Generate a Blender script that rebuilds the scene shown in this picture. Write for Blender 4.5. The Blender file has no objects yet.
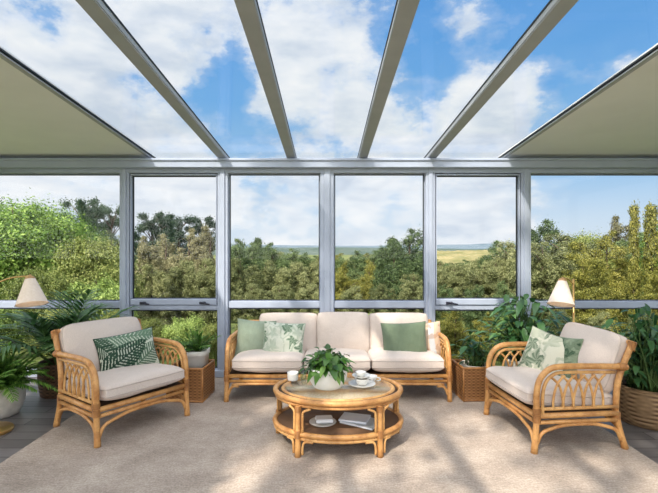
import bpy, math, random
import numpy as np
from mathutils import Vector, Matrix, noise

random.seed(7)
rng = np.random.default_rng(11)
PI = math.pi
SC = bpy.context.scene
COL = SC.collection
F, CX, CY, CAMZ = 460.0, 327.0, 248.0, 1.40


def at(u, v, Y):
    """world point at depth Y for a photograph pixel (measuring aid for placement)"""
    return Vector(((u - CX) / F * Y, Y, CAMZ - (v - CY) / F * Y))


def srgb(r, g, b):
    f = lambda c: (c / 255 / 12.92) if c / 255 <= 0.04045 else ((c / 255 + 0.055) / 1.055) ** 2.4
    return (f(r), f(g), f(b))


# ---------------------------------------------------------------- materials
class NT:
    def __init__(s, tree):
        s.t = tree
        s.n = tree.nodes
        s.l = tree.links

    def new(s, typ, **kw):
        n = s.n.new(typ)
        for k, v in kw.items():
            setattr(n, k, v)
        return n

    def link(s, a, b):
        s.l.new(a, b)

    def math(s, op, a, b=None, c=None):
        n = s.n.new('ShaderNodeMath')
        n.operation = op
        for i, x in enumerate((a, b, c)):
            if x is None:
                continue
            if isinstance(x, (int, float)):
                n.inputs[i].default_value = x
            else:
                s.l.new(x, n.inputs[i])
        return n.outputs[0]

    def ramp(s, fac, stops, interp='LINEAR'):
        n = s.n.new('ShaderNodeValToRGB')
        n.color_ramp.interpolation = interp
        e = n.color_ramp.elements
        while len(e) < len(stops):
            e.new(0.5)
        for x, (p, c) in zip(e, stops):
            x.position = p
            x.color = (*c, 1)
        s.l.new(fac, n.inputs[0])
        return n.outputs[0]

    def mix(s, fac, a, b, blend='MIX'):
        n = s.n.new('ShaderNodeMix')
        n.data_type = 'RGBA'
        n.blend_type = blend
        for sock, x in ((n.inputs[0], fac), (n.inputs[6], a), (n.inputs[7], b)):
            if isinstance(x, (int, float)):
                sock.default_value = x
            elif isinstance(x, tuple):
                sock.default_value = (*x, 1)
            else:
                s.l.new(x, sock)
        return n.outputs[2]

    def noise(s, vec, scale, detail=3, rough=0.5):
        n = s.n.new('ShaderNodeTexNoise')
        n.inputs['Scale'].default_value = scale
        n.inputs['Detail'].default_value = detail
        n.inputs['Roughness'].default_value = rough
        if vec is not None:
            s.l.new(vec, n.inputs['Vector'])
        return n.outputs[0]


def mat_base(name):
    m = bpy.data.materials.new(name)
    m.use_nodes = True
    nt = NT(m.node_tree)
    nt.n.clear()
    out = nt.new('ShaderNodeOutputMaterial')
    return m, nt, out


def principled(nt, out, rough=0.5, spec=0.4, metal=0.0):
    p = nt.new('ShaderNodeBsdfPrincipled')
    p.inputs['Roughness'].default_value = rough
    p.inputs['Specular IOR Level'].default_value = spec
    p.inputs['Metallic'].default_value = metal
    nt.link(p.outputs[0], out.inputs[0])
    return p


def bump(nt, p, h, strength=0.3, dist=0.01):
    b = nt.new('ShaderNodeBump')
    b.inputs['Strength'].default_value = strength
    b.inputs['Distance'].default_value = dist
    nt.link(h, b.inputs['Height'])
    nt.link(b.outputs[0], p.inputs['Normal'])


def simple(name, c1, c2=None, rough=0.5, spec=0.4, metal=0.0, scale=8, bmp=0.0, bscale=60):
    m, nt, out = mat_base(name)
    p = principled(nt, out, rough, spec, metal)
    tc = nt.new('ShaderNodeTexCoord').outputs['Object']
    c2 = c2 or c1
    nz = nt.noise(tc, scale, 4)
    nt.link(nt.ramp(nz, [(0.35, c1), (0.65, c2)]), p.inputs['Base Color'])
    if bmp:
        bump(nt, p, nt.noise(tc, bscale, 3), bmp)
    return m


def rattan_mat(name='rattan', c1=srgb(206, 154, 94), c2=srgb(168, 112, 60)):
    m, nt, out = mat_base(name)
    p = principled(nt, out, 0.38, 0.45)
    tc = nt.new('ShaderNodeTexCoord').outputs['Object']
    n1 = nt.noise(tc, 14, 4, 0.6)
    base = nt.ramp(n1, [(0.3, c2), (0.62, c1)])
    n2 = nt.noise(tc, 90, 2)
    nodes = nt.ramp(n2, [(0.28, srgb(120, 76, 40)), (0.42, (1, 1, 1))])
    col = nt.mix(0.35, base, nodes, 'MULTIPLY')
    nt.link(col, p.inputs['Base Color'])
    bump(nt, p, n2, 0.15, 0.004)
    return m


def weave_mat(name, c1, c2, scale=60):
    """basket weave: crossed sine bands"""
    m, nt, out = mat_base(name)
    p = principled(nt, out, 0.6, 0.25)
    tc = nt.new('ShaderNodeTexCoord').outputs['Object']
    sep = nt.new('ShaderNodeSeparateXYZ')
    nt.link(tc, sep.inputs[0])
    xy = nt.math('ADD', sep.outputs[0], sep.outputs[1])
    a = nt.math('SINE', nt.math('MULTIPLY', xy, scale * 2.2))
    b = nt.math('SINE', nt.math('MULTIPLY', sep.outputs[2], scale * 3.4))
    w = nt.math('MULTIPLY', a, b)
    w = nt.math('MULTIPLY_ADD', w, 0.35, nt.math('MULTIPLY_ADD', b, 0.22, 0.5))
    nz = nt.noise(tc, 25, 4)
    f = nt.math('ADD', nt.math('MULTIPLY', w, 0.7), nt.math('MULTIPLY', nz, 0.35))
    nt.link(nt.ramp(f, [(0.2, c2), (0.75, c1)]), p.inputs['Base Color'])
    bump(nt, p, w, 0.7, 0.006)
    return m


def fabric_mat(name, c, attr=False, rough=0.9):
    m, nt, out = mat_base(name)
    p = principled(nt, out, rough, 0.15)
    p.inputs['Sheen Weight'].default_value = 0.15
    tc = nt.new('ShaderNodeTexCoord').outputs['Object']
    n1 = nt.noise(tc, 220, 2)
    if attr:
        a = nt.new('ShaderNodeAttribute', attribute_name='col').outputs[0]
        col = nt.mix(0.12, a, nt.ramp(n1, [(0.3, (0.3, 0.3, 0.3)), (0.7, (1, 1, 1))]), 'MULTIPLY')
    else:
        d = tuple(x * 0.86 for x in c)
        col = nt.ramp(n1, [(0.3, d), (0.7, c)])
    nt.link(col, p.inputs['Base Color'])
    n2 = nt.noise(tc, 9, 3, 0.6)
    hh = nt.math('ADD', nt.math('MULTIPLY', n2, 1.0), nt.math('MULTIPLY', n1, 0.08))
    bump(nt, p, hh, 0.35, 0.03)
    return m


def glass_mat(name, tint=(0.97, 0.985, 0.985), refl=1.0):
    m, nt, out = mat_base(name)
    tr = nt.new('ShaderNodeBsdfTransparent')
    tr.inputs[0].default_value = (*tint, 1)
    gl = nt.new('ShaderNodeBsdfGlossy')
    gl.inputs['Roughness'].default_value = 0.015
    g = nt.new('ShaderNodeNewGeometry')
    dp = nt.new('ShaderNodeVectorMath', operation='DOT_PRODUCT')
    nt.link(g.outputs['Normal'], dp.inputs[0])
    nt.link(g.outputs['Incoming'], dp.inputs[1])
    c = nt.math('SUBTRACT', 1.0, nt.math('ABSOLUTE', dp.outputs['Value']))
    fr = nt.math('MULTIPLY_ADD', nt.math('POWER', c, 5.0), 0.96, 0.03)
    mx = nt.new('ShaderNodeMixShader')
    nt.link(nt.math('MINIMUM', nt.math('MULTIPLY', fr, refl), 1.0), mx.inputs[0])
    nt.link(tr.outputs[0], mx.inputs[1])
    nt.link(gl.outputs[0], mx.inputs[2])
    nt.link(mx.outputs[0], out.inputs[0])
    return m


def leaf_mat(name, stops, rough=0.5, trans=0.35, spec=0.3):
    """per-leaf colour variation from Random Per Island"""
    m, nt, out = mat_base(name)
    p = principled(nt, out, rough, spec)
    g = nt.new('ShaderNodeNewGeometry')
    oi = nt.new('ShaderNodeObjectInfo')
    tc = nt.new('ShaderNodeTexCoord').outputs['Object']
    nz = nt.noise(tc, 1.1, 3)
    f = nt.math('ADD', nt.math('MULTIPLY', g.outputs['Random Per Island'], 0.5),
                nt.math('MULTIPLY', nz, 0.75))
    f = nt.math('ADD', f, nt.math('MULTIPLY_ADD', oi.outputs['Random'], 0.24, -0.24))
    col = nt.ramp(f, stops)
    nt.link(col, p.inputs['Base Color'])
    tl = nt.new('ShaderNodeBsdfTranslucent')
    nt.link(col, tl.inputs[0])
    mx = nt.new('ShaderNodeMixShader')
    mx.inputs[0].default_value = trans
    nt.link(p.outputs[0], mx.inputs[1])
    nt.link(tl.outputs[0], mx.inputs[2])
    nt.link(mx.outputs[0], out.inputs[0])
    return m


M = {}
M['rattan'] = rattan_mat()
M['cane'] = rattan_mat('cane_thin', srgb(212, 164, 102), srgb(178, 124, 70))
M['wrap'] = rattan_mat('cane_binding', srgb(176, 122, 68), srgb(138, 90, 46))
M['cushion'] = fabric_mat('cushion_linen', srgb(210, 195, 184))
M['piping'] = fabric_mat('cushion_piping', srgb(192, 177, 167))
M['painted'] = fabric_mat('printed_fabric', None, True)
M['frame'] = simple('powder_coated_frame', srgb(166, 174, 190), srgb(160, 168, 185), 0.35, 0.4)
M['rafter'] = simple('rafter_paint', srgb(168, 171, 174), srgb(162, 165, 168), 0.5, 0.3)
M['gasket'] = simple('black_gasket', srgb(38, 42, 44), srgb(30, 34, 36), 0.6)
M['ceiling'] = simple('ceiling_panel', srgb(238, 237, 234), srgb(234, 233, 230), 0.8, 0.2, scale=3)
M['glass'] = glass_mat('window_glass', (0.985, 0.99, 0.99), 0.25)
M['roofglass'] = glass_mat('roof_glass', (0.99, 0.995, 0.995), 0.25)
M['tableglass'] = glass_mat('table_glass', (0.96, 0.97, 0.965), 1.0)
M['cupglass'] = glass_mat('cup_glass', (0.85, 0.93, 0.88), 1.6)
M['white'] = simple('white_ceramic', srgb(232, 229, 224), srgb(222, 219, 212), 0.3, 0.5)
M['stone'] = simple('pale_stone', srgb(206, 200, 190), srgb(190, 184, 173), 0.7, 0.2, scale=20, bmp=0.2)
M['soil'] = simple('soil', srgb(52, 40, 30), srgb(30, 24, 20), 0.95, 0.1, scale=40, bmp=0.6)
M['brass'] = simple('brushed_brass', srgb(206, 170, 108), srgb(190, 152, 92), 0.35, 0.5, 0.75)
M['shade'] = simple('lamp_shade_linen', srgb(244, 226, 210), srgb(236, 216, 198), 0.85, 0.1, scale=60)
M['shadewood'] = simple('shade_cap_wood', srgb(190, 150, 104), srgb(170, 130, 86), 0.5)
M['dark'] = simple('dark_hardware', srgb(44, 44, 62), srgb(36, 36, 50), 0.4, 0.5)
M['basket'] = weave_mat('wicker_basket', srgb(164, 116, 72), srgb(104, 68, 40), 70)
M['seagrass'] = weave_mat('seagrass_basket', srgb(150, 122, 90), srgb(84, 62, 42), 55)
M['darkbasket'] = weave_mat('dark_basket', srgb(104, 78, 54), srgb(56, 40, 28), 55)
M['shelf'] = weave_mat('dark_woven_shelf', srgb(120, 90, 66), srgb(74, 52, 38), 60)
M['deck'] = simple('seat_webbing', srgb(84, 60, 40), srgb(60, 42, 28), 0.8)
M['bark'] = simple('bark', srgb(104, 90, 76), srgb(70, 60, 50), 0.9, 0.1, scale=10, bmp=0.5)
M['stem'] = simple('plant_stem', srgb(86, 110, 56), srgb(66, 90, 44), 0.6)
M['paper'] = simple('white_paper', srgb(236, 236, 236), srgb(228, 228, 230), 0.7, 0.2)
M['cover_grey'] = simple('book_cover_grey', srgb(200, 202, 204), srgb(176, 182, 188), 0.5, 0.4, scale=14)
M['cover_pale'] = simple('book_cover_pale', srgb(222, 228, 236), srgb(206, 214, 226), 0.35, 0.5, scale=10)
M['bulb'] = simple('bulb_glass', srgb(250, 240, 220), None, 0.3)
G = srgb
M['lf_pothos'] = leaf_mat('pothos_leaf', [(0.25, G(44, 80, 26)), (0.55, G(82, 124, 44)), (0.85, G(140, 176, 80))], 0.35, 0.25, 0.5)
M['lf_palm'] = leaf_mat('palm_leaf', [(0.25, G(52, 88, 46)), (0.6, G(98, 138, 80)), (0.9, G(168, 192, 136))], 0.4, 0.25, 0.4)
M['lf_fern'] = leaf_mat('fern_leaf', [(0.25, G(70, 112, 42)), (0.6, G(122, 166, 70)), (0.9, G(178, 206, 112))], 0.5, 0.3)
M['lf_broad'] = leaf_mat('broad_leaf', [(0.25, G(34, 66, 36)), (0.6, G(60, 100, 56)), (0.9, G(112, 150, 92))], 0.35, 0.22, 0.5)
M['t_bright'] = leaf_mat('tree_bright_green', [(0.2, G(46, 72, 28)), (0.5, G(104, 138, 54)), (0.8, G(166, 190, 96))])
M['t_yellow'] = leaf_mat('tree_yellow_green', [(0.2, G(78, 92, 42)), (0.5, G(124, 136, 66)), (0.8, G(174, 176, 104))])
M['t_olive'] = leaf_mat('tree_olive', [(0.2, G(68, 78, 46)), (0.5, G(118, 124, 76)), (0.8, G(174, 174, 122))])
M['t_gold'] = leaf_mat('tree_olive_gold', [(0.2, G(78, 84, 36)), (0.5, G(128, 128, 54)), (0.8, G(182, 172, 88))])
M['t_pine'] = leaf_mat('tree_pine', [(0.2, G(40, 58, 46)), (0.5, G(66, 86, 66)), (0.8, G(104, 122, 92))])
M['t_shrub'] = leaf_mat('garden_shrub_green', [(0.2, G(76, 100, 44)), (0.5, G(128, 150, 72)), (0.8, G(180, 196, 112))])
M['t_dark'] = leaf_mat('tree_dark_green', [(0.2, G(48, 66, 38)), (0.5, G(90, 110, 64)), (0.8, G(140, 154, 98))])
M['t_brown'] = leaf_mat('tree_brown_scrub', [(0.2, G(82, 80, 56)), (0.5, G(128, 124, 88)), (0.8, G(180, 174, 132))])


# ---------------------------------------------------------------- mesh builder
class MB:
    def __init__(s):
        s.v, s.f, s.sm = [], [], []

    def add(s, verts, faces, smooth=True):
        b = len(s.v)
        s.v.extend(tuple(p) for p in verts)
        s.f.extend(tuple(i + b for i in fc) for fc in faces)
        s.sm.extend([smooth] * len(faces))
        return s

    def box(s, lo, hi):
        x0, y0, z0 = lo
        x1, y1, z1 = hi
        v = [(x0, y0, z0), (x1, y0, z0), (x1, y1, z0), (x0, y1, z0), (x0, y0, z1), (x1, y0, z1), (x1, y1, z1), (x0, y1, z1)]
        f = [(0, 3, 2, 1), (4, 5, 6, 7), (0, 1, 5, 4), (1, 2, 6, 5), (2, 3, 7, 6), (3, 0, 4, 7)]
        return s.add(v, f, False)

    def rbox(s, lo, hi, c=0.004):
        """box with chamfered edges"""
        lo, hi = Vector(lo), Vector(hi)
        mid = (lo + hi) / 2
        h = (hi - lo) / 2
        c = min(c, min(h) * 0.6)
        vs, idx = [], {}
        for sx in (-1, 1):
            for sy in (-1, 1):
                for sz in (-1, 1):
                    for ax in range(3):
                        d = [h[0] - c, h[1] - c, h[2] - c]
                        d[ax] = h[ax]
                        idx[(sx, sy, sz, ax)] = len(vs)
                        vs.append(mid + Vector((sx * d[0], sy * d[1], sz * d[2])))
        fs = []
        S = (-1, 1)
        for ax in range(3):
            o = [a for a in range(3) if a != ax]
            for sg in S:
                q = []
                for a, b in ((-1, -1), (1, -1), (1, 1), (-1, 1)):
                    k = [0, 0, 0]
                    k[ax], k[o[0]], k[o[1]] = sg, a, b
                    q.append(idx[(*k, ax)])
                fs.append(q)
            for a in S:
                for b in S:
                    q = []
                    for (t, axx) in ((-1, o[0]), (1, o[0]), (1, o[1]), (-1, o[1])):
                        k = [0, 0, 0]
                        k[ax], k[o[0]], k[o[1]] = t, a, b
                        q.append(idx[(*k, axx)])
                    fs.append(q)
        for sx in S:
            for sy in S:
                for sz in S:
                    fs.append([idx[(sx, sy, sz, a)] for a in range(3)])
        return s.add(vs, fs, False)

    def tube(s, pts, r, segs=8, closed=False, smooth_n=0, caps=True):
        P = [Vector(p) for p in pts]
        if smooth_n:
            P = catmull(P, smooth_n, closed)
        n = len(P)
        R = r if isinstance(r, (list, tuple)) else None
        T = []
        for i in range(n):
            a = P[(i - 1) % n] if (closed or i > 0) else P[i]
            b = P[(i + 1) % n] if (closed or i < n - 1) else P[i]
            t = (b - a)
            T.append(t.normalized() if t.length > 1e-9 else Vector((0, 0, 1)))
        ref = Vector((0, 0, 1)) if abs(T[0].z) < 0.9 else Vector((1, 0, 0))
        N = (ref - T[0] * ref.dot(T[0])).normalized()
        vs = []
        for i in range(n):
            N = (N - T[i] * N.dot(T[i]))
            N = N.normalized() if N.length > 1e-6 else T[i].orthogonal().normalized()
            B = T[i].cross(N)
            if R:
                k = i / (n - 1) * (len(R) - 1)
                k0 = min(int(k), len(R) - 2)
                rr = R[k0] + (R[k0 + 1] - R[k0]) * (k - k0)
            else:
                rr = r
            for j in range(segs):
                a = 2 * PI * j / segs
                vs.append(P[i] + (N * math.cos(a) + B * math.sin(a)) * rr)
        fs = []
        m = n if closed else n - 1
        for i in range(m):
            for j in range(segs):
                a, b = i * segs + j, i * segs + (j + 1) % segs
                c, d = ((i + 1) % n) * segs + (j + 1) % segs, ((i + 1) % n) * segs + j
                fs.append((a, b, c, d))
        if caps and not closed:
            fs.append(tuple(reversed(range(segs))))
            fs.append(tuple(range((n - 1) * segs, n * segs)))
        return s.add(vs, fs)

    def lathe(s, prof, segs=32, center=(0, 0, 0), sx=1, sy=1, cap0=True, cap1=False):
        cx, cy, cz = center
        vs = []
        for r, z in prof:
            for j in range(segs):
                a = 2 * PI * j / segs
                vs.append((cx + r * sx * math.cos(a), cy + r * sy * math.sin(a), cz + z))
        fs = []
        for i in range(len(prof) - 1):
            for j in range(segs):
                fs.append((i * segs + j, i * segs + (j + 1) % segs, (i + 1) * segs + (j + 1) % segs, (i + 1) * segs + j))
        if cap0:
            fs.append(tuple(reversed(range(segs))))
        if cap1:
            fs.append(tuple(range((len(prof) - 1) * segs, len(prof) * segs)))
        return s.add(vs, fs)

    def blade(s, base, d, up, L, W, droop=0.3, fold=0.25, n=5, tipw=0.0, shape='leaf'):
        """leaf blade: midrib bending down, two folded halves"""
        d = d.normalized()
        side = d.cross(up)
        if side.length < 1e-4:
            side = d.orthogonal()
        side.normalize()
        nrm = side.cross(d).normalized()
        vs, fs = [], []
        for i in range(n + 1):
            t = i / n
            p = base + d * (L * t) - Vector((0, 0, 1)) * (droop * L * t * t)
            if shape == 'leaf':
                w = W * 0.5 * (math.sin(PI * min(1, t * 0.93 + 0.07)) ** 0.8) * (1.15 - 0.35 * t)
            elif shape == 'heart':
                w = W * 0.5 * (math.sin(PI * (0.18 + 0.82 * t)) ** 0.7) * (1.2 - 0.5 * t)
            else:
                w = W * 0.5 * (1 - t) ** 0.6 * min(1, 0.4 + t * 4)
            if i == n:
                w = 0.0005
            vs += [p - side * w + nrm * (w * fold), p, p + side * w + nrm * (w * fold)]
        for i in range(n):
            a = i * 3
            fs += [(a, a + 1, a + 4, a + 3), (a + 1, a + 2, a + 5, a + 4)]
        return s.add(vs, fs)

    def xform(s, mtx):
        s.v = [tuple(mtx @ Vector(p)) for p in s.v]
        return s

    def build(s, name, mat, parent=None, loc=None):
        me = bpy.data.meshes.new(name)
        me.from_pydata(s.v, [], s.f)
        me.polygons.foreach_set('use_smooth', s.sm)
        if mat:
            me.materials.append(mat)
        me.update()
        o = bpy.data.objects.new(name, me)
        COL.objects.link(o)
        if parent is not None:
            o.parent = parent
        if loc:
            o.location = loc
        return o


def catmull(P, n, closed=False):
    out = []
    N = len(P)
    rngi = range(N) if closed else range(N - 1)
    for i in rngi:
        p1, p2 = P[i], P[(i + 1) % N]
        p0 = P[(i - 1) % N] if (closed or i > 0) else p1 + (p1 - p2)
        p3 = P[(i + 2) % N] if (closed or i < N - 2) else p2 + (p2 - p1)
        for k in range(n):
            t = k / n
            t2, t3 = t * t, t * t * t
            out.append(0.5 * ((2 * p1) + (p2 - p0) * t + (2 * p0 - 5 * p1 + 4 * p2 - p3) * t2 + (3 * p1 - p0 - 3 * p2 + p3) * t3))
    if not closed:
        out.append(P[-1])
    return out


def tag(o, label, cat, group=None, kind=None):
    if label:
        o['label'] = label
    if cat:
        o['category'] = cat
    if group:
        o['group'] = group
    if kind:
        o['kind'] = kind
    return o


def thing(name, label, cat, loc=(0, 0, 0), rz=0, group=None):
    o = bpy.data.objects.new(name, None)
    o.empty_display_size = 0.1
    COL.objects.link(o)
    o.location = loc
    o.rotation_euler = (0, 0, rz)
    return tag(o, label, cat, group)


def struct(name, mb, mat):
    o = mb.build(name, mat)
    o['kind'] = 'structure'
    return o


def struct_root(name):
    o = bpy.data.objects.new(name, None)
    COL.objects.link(o)
    o['kind'] = 'structure'
    return o


def copy_tree(o, parent=None):
    c = o.copy()
    COL.objects.link(c)
    if parent is not None:
        c.parent = parent
    for ch in list(o.children):
        copy_tree(ch, c)
    return c


# ================================================================ SETTING
WY = 5.05                       # window wall
HEADZ = 2.366
SLOPE = 0.067
YB = -1.2                       # rear edge of the room


def roofz(Y):
    return HEADZ + SLOPE * (WY - Y)


# ---- floor: dark planks
m, nt, out = mat_base('dark_floor_planks')
p = principled(nt, out, 0.42, 0.4)
tc = nt.new('ShaderNodeTexCoord').outputs['Object']
br = nt.new('ShaderNodeTexBrick')
nt.link(tc, br.inputs['Vector'])
br.inputs['Scale'].default_value = 1.0
br.inputs['Brick Width'].default_value = 1.6
br.inputs['Row Height'].default_value = 0.14
br.inputs['Mortar Size'].default_value = 0.004
br.inputs['Color1'].default_value = (*srgb(128, 122, 120), 1)
br.inputs['Color2'].default_value = (*srgb(104, 98, 96), 1)
br.inputs['Mortar'].default_value = (*srgb(60, 56, 54), 1)
mp = nt.new('ShaderNodeMapping')
mp.inputs['Scale'].default_value = (2, 30, 1)
nt.link(tc, mp.inputs[0])
gr = nt.noise(mp.outputs[0], 3, 5, 0.6)
nt.link(nt.mix(0.5, br.outputs[0], nt.ramp(gr, [(0.3, (0.45, 0.44, 0.44)), (0.7, (1, 1, 1))]), 'MULTIPLY'), p.inputs['Base Color'])
bump(nt, p, gr, 0.15, 0.003)
M['floor'] = m
struct('floor', MB().box((-3.8, YB, -0.12), (3.8, WY + 0.12, 0.0)), M['floor'])

# ---- window wall
GY = WY + 0.02
mull = [(-3.75, 0.12), (-2.205, 0.105), (-1.135, 0.115), (0.0, 0.15), (1.125, 0.105), (2.165, 0.11), (3.75, 0.12)]
TZ0, TZ1 = 0.745, 0.815
for i, (x, w) in enumerate(mull):
    b = MB()
    b.rbox((x - w / 2, WY - 0.05, 0.0), (x + w / 2, WY + 0.07, 2.28), 0.006)
    # raised centre rib and edge fins
    b.rbox((x - w * 0.22, WY - 0.066, 0.06), (x + w * 0.22, WY - 0.048, 2.27), 0.004)
    struct('trim_%d' % (i + 1), b, M['frame'])
b = MB()
b.rbox((-3.82, WY - 0.12, 2.262), (3.82, WY + 0.12, 2.35), 0.008)
b.rbox((-3.82, WY - 0.135, 2.335), (3.82, WY - 0.115, 2.362), 0.004)
b.rbox((-3.82, WY - 0.055, 2.215), (3.82, WY + 0.08, 2.27), 0.004)
struct('trim_8', b, M['frame'])
b = MB().rbox((-3.82, WY - 0.052, 2.245), (3.82, WY - 0.046, 2.262), 0.001)
struct('trim_9', b, M['gasket'])
b = MB().rbox((-3.82, WY - 0.08, 0.0), (3.82, WY + 0.09, 0.075), 0.006)
struct('baseboard_back', b, M['frame'])

sash = {1, 4}
for i in range(6):
    x0 = mull[i][0] + mull[i][1] / 2
    x1 = mull[i + 1][0] - mull[i + 1][1] / 2
    w = struct_root('window_%d' % (i + 1))
    fb = MB()
    tz0, tz1 = (0.725, 0.775) if i in sash else (TZ0, TZ1)
    fb.rbox((x0, WY - 0.03, tz0), (x1, WY + 0.06, tz1), 0.005)
    t = 0.008
    for (za, zb) in ((0.075, tz0), (tz1, 2.215)):
        fb.rbox((x0, WY, za), (x0 + t, WY + 0.06, zb), 0.003)
        fb.rbox((x1 - t, WY, za), (x1, WY + 0.06, zb), 0.003)
        fb.rbox((x0, WY, zb - t), (x1, WY + 0.06, zb), 0.003)
        fb.rbox((x0, WY, za), (x1, WY + 0.06, za + t), 0.003)
    fb.build('window_frame', M['frame'], w)
    a0, a1, z0, z1 = x0 + t, x1 - t, tz1 + t, 2.215 - t
    if i in sash:
        s_ = 0.018
        sb = MB()
        sb.rbox((x0 + 0.008, WY - 0.045, tz1 + 0.004), (x1 - 0.008, WY + 0.03, tz1 + 0.07), 0.006)
        sb.rbox((x0 + 0.008, WY - 0.045, 2.19), (x1 - 0.008, WY + 0.03, 2.207), 0.006)
        sb.rbox((x0 + 0.008, WY - 0.045, tz1 + 0.07), (x0 + s_, WY + 0.03, 2.19), 0.006)
        sb.rbox((x1 - s_, WY - 0.045, tz1 + 0.07), (x1 - 0.008, WY + 0.03, 2.19), 0.006)
        so = sb.build('sash_frame', M['frame'], w)
        for sx in (x0 + 0.15, x1 - 0.16):
            lb = MB()
            lb.rbox((sx - 0.035, WY - 0.058, tz1 + 0.012), (sx + 0.035, WY - 0.046, tz1 + 0.042), 0.004)
            lb.tube([(sx, WY - 0.055, tz1 + 0.028), (sx, WY - 0.085, tz1 + 0.034), (sx + 0.05, WY - 0.09, tz1 + 0.022), (sx + 0.085, WY - 0.088, tz1 + 0.018)], [0.012, 0.011, 0.009, 0.007], 8, smooth_n=4)
            lb.build('window_latch', M['dark'], so)
        a0, a1, z0, z1 = x0 + s_, x1 - s_, tz1 + 0.07, 2.19
    gk = MB()
    q = 0.008
    for (za, zb, xa, xb) in ((z0, z1, a0, a1), (0.075 + t, tz0 - t, x0 + t, x1 - t)):
        gk.box((xa, WY + 0.002, za), (xa + q, WY + 0.03, zb))
        gk.box((xb - q, WY + 0.002, za), (xb, WY + 0.03, zb))
        gk.box((xa, WY + 0.002, zb - q), (xb, WY + 0.03, zb))
        gk.box((xa, WY + 0.002, za), (xb, WY + 0.03, za + q))
    gk.build('gasket', M['gasket'], w)
    MB().box((a0, GY, z0), (a1, GY + 0.006, z1)).build('glass_pane', M['glass'], w)
    MB().box((x0 + t, GY, 0.075 + t), (x1 - t, GY + 0.006, tz0 - t)).build('glass_pane', M['glass'], w)


# ---- roof: rafters, glass panes, solid side panels
def sloped(b, x0, x1, dz0, dz1, y0=YB, y1=WY + 0.1):
    v = []
    for y in (y0, y1):
        for z in (dz0, dz1):
            for x in (x0, x1):
                v.append((x, y, roofz(y) + z))
    b.add(v, [(0, 1, 5, 4), (2, 6, 7, 3), (0, 4, 6, 2), (1, 3, 7, 5), (0, 2, 3, 1), (4, 5, 7, 6)], False)


RX = [-1.135, -0.39, 0.39, 1.135]
for i, x in enumerate(RX):
    b = MB()
    sloped(b, x - 0.044, x + 0.044, 0.0, 0.012)
    sloped(b, x - 0.048, x + 0.048, 0.008, 0.04)
    struct('trim_%d' % (10 + i), b, M['rafter'])
    b = MB()
    sloped(b, x - 0.052, x + 0.052, 0.039, 0.05)
    struct('trim_%d' % (20 + i), b, M['gasket'])
EDGE = 1.92
xs = [-EDGE] + RX + [EDGE]
for i in range(5):
    b = MB()
    sloped(b, xs[i] - (0.0 if i else 0.03), xs[i + 1] + (0.0 if i < 4 else 0.03), 0.051, 0.059)
    r_ = struct_root('window_%d' % (7 + i))
    b.build('glass_pane', M['roofglass'], r_)
b = MB()
sloped(b, -3.85, -EDGE, 0.03, 0.066)
sloped(b, EDGE, 3.85, 0.03, 0.066)
struct('ceiling', b, M['ceiling'])
for k, sx in enumerate((-1, 1)):
    b = MB()
    sloped(b, sx * EDGE - 0.006, sx * EDGE + 0.006, 0.038, 0.051)
    struct('trim_%d' % (30 + k), b, M['gasket'])
    b = MB()
    sloped(b, sx * (EDGE + 0.02) - 0.02, sx * (EDGE + 0.02) + 0.02, 0.022, 0.04)
    struct('trim_%d' % (32 + k), b, M['rafter'])

# side walls: low wall with wide glazing (outside the photograph's frame)
for side, sx in (('left', -1), ('right', 1)):
    b = MB()
    b.box((sx * 3.8 - 0.06, YB, 0.0), (sx * 3.8 + 0.06, WY + 0.05, 0.35))
    b.box((sx * 3.8 - 0.06, YB, 2.2), (sx * 3.8 + 0.06, WY + 0.05, 2.38))
    for yy in (YB, 0.9, 3.0):
        b.box((sx * 3.8 - 0.05, yy, 0.35), (sx * 3.8 + 0.05, yy + 0.1, 2.2))
    struct('wall_' + side, b, M['frame'])
    r_ = struct_root('window_%d' % (12 if sx < 0 else 13))
    MB().box((sx * 3.8 - 0.003, YB + 0.1, 0.35), (sx * 3.8 + 0.003, WY - 0.05, 2.2)).build('glass_pane', M['glass'], r_)


# ---- rug
m, nt, out = mat_base('woven_rug')
p = principled(nt, out, 0.95, 0.1)
tc = nt.new('ShaderNodeTexCoord').outputs['Object']
n1 = nt.noise(tc, 3.0, 5, 0.65)
n2 = nt.noise(tc, 85, 3, 0.6)
mp = nt.new('ShaderNodeMapping')
mp.inputs['Scale'].default_value = (1, 6, 1)
nt.link(tc, mp.inputs[0])
n3 = nt.noise(mp.outputs[0], 26, 3)
f = nt.math('ADD', nt.math('MULTIPLY', n1, 0.35), nt.math('ADD', nt.math('MULTIPLY', n2, 0.4), nt.math('MULTIPLY', n3, 0.25)))
nt.link(nt.ramp(f, [(0.34, srgb(128, 115, 105)), (0.5, srgb(168, 153, 140)), (0.66, srgb(200, 186, 172))]), p.inputs['Base Color'])
bump(nt, p, nt.math('ADD', n2, n3), 0.6, 0.006)
M['rug'] = m
b = MB().rbox((-2.11, 0.6, 0.0), (2.13, 4.93, 0.012), 0.005)
tag(b.build('area_rug', M['rug']), 'large beige woven rug spread over the dark plank floor', 'rug')


# ================================================================ SOFT FURNISHINGS
def lin(n):
    """-1..1 samples denser near the ends"""
    return [math.sin((i / n - 0.5) * PI) for i in range(n + 1)]


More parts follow.
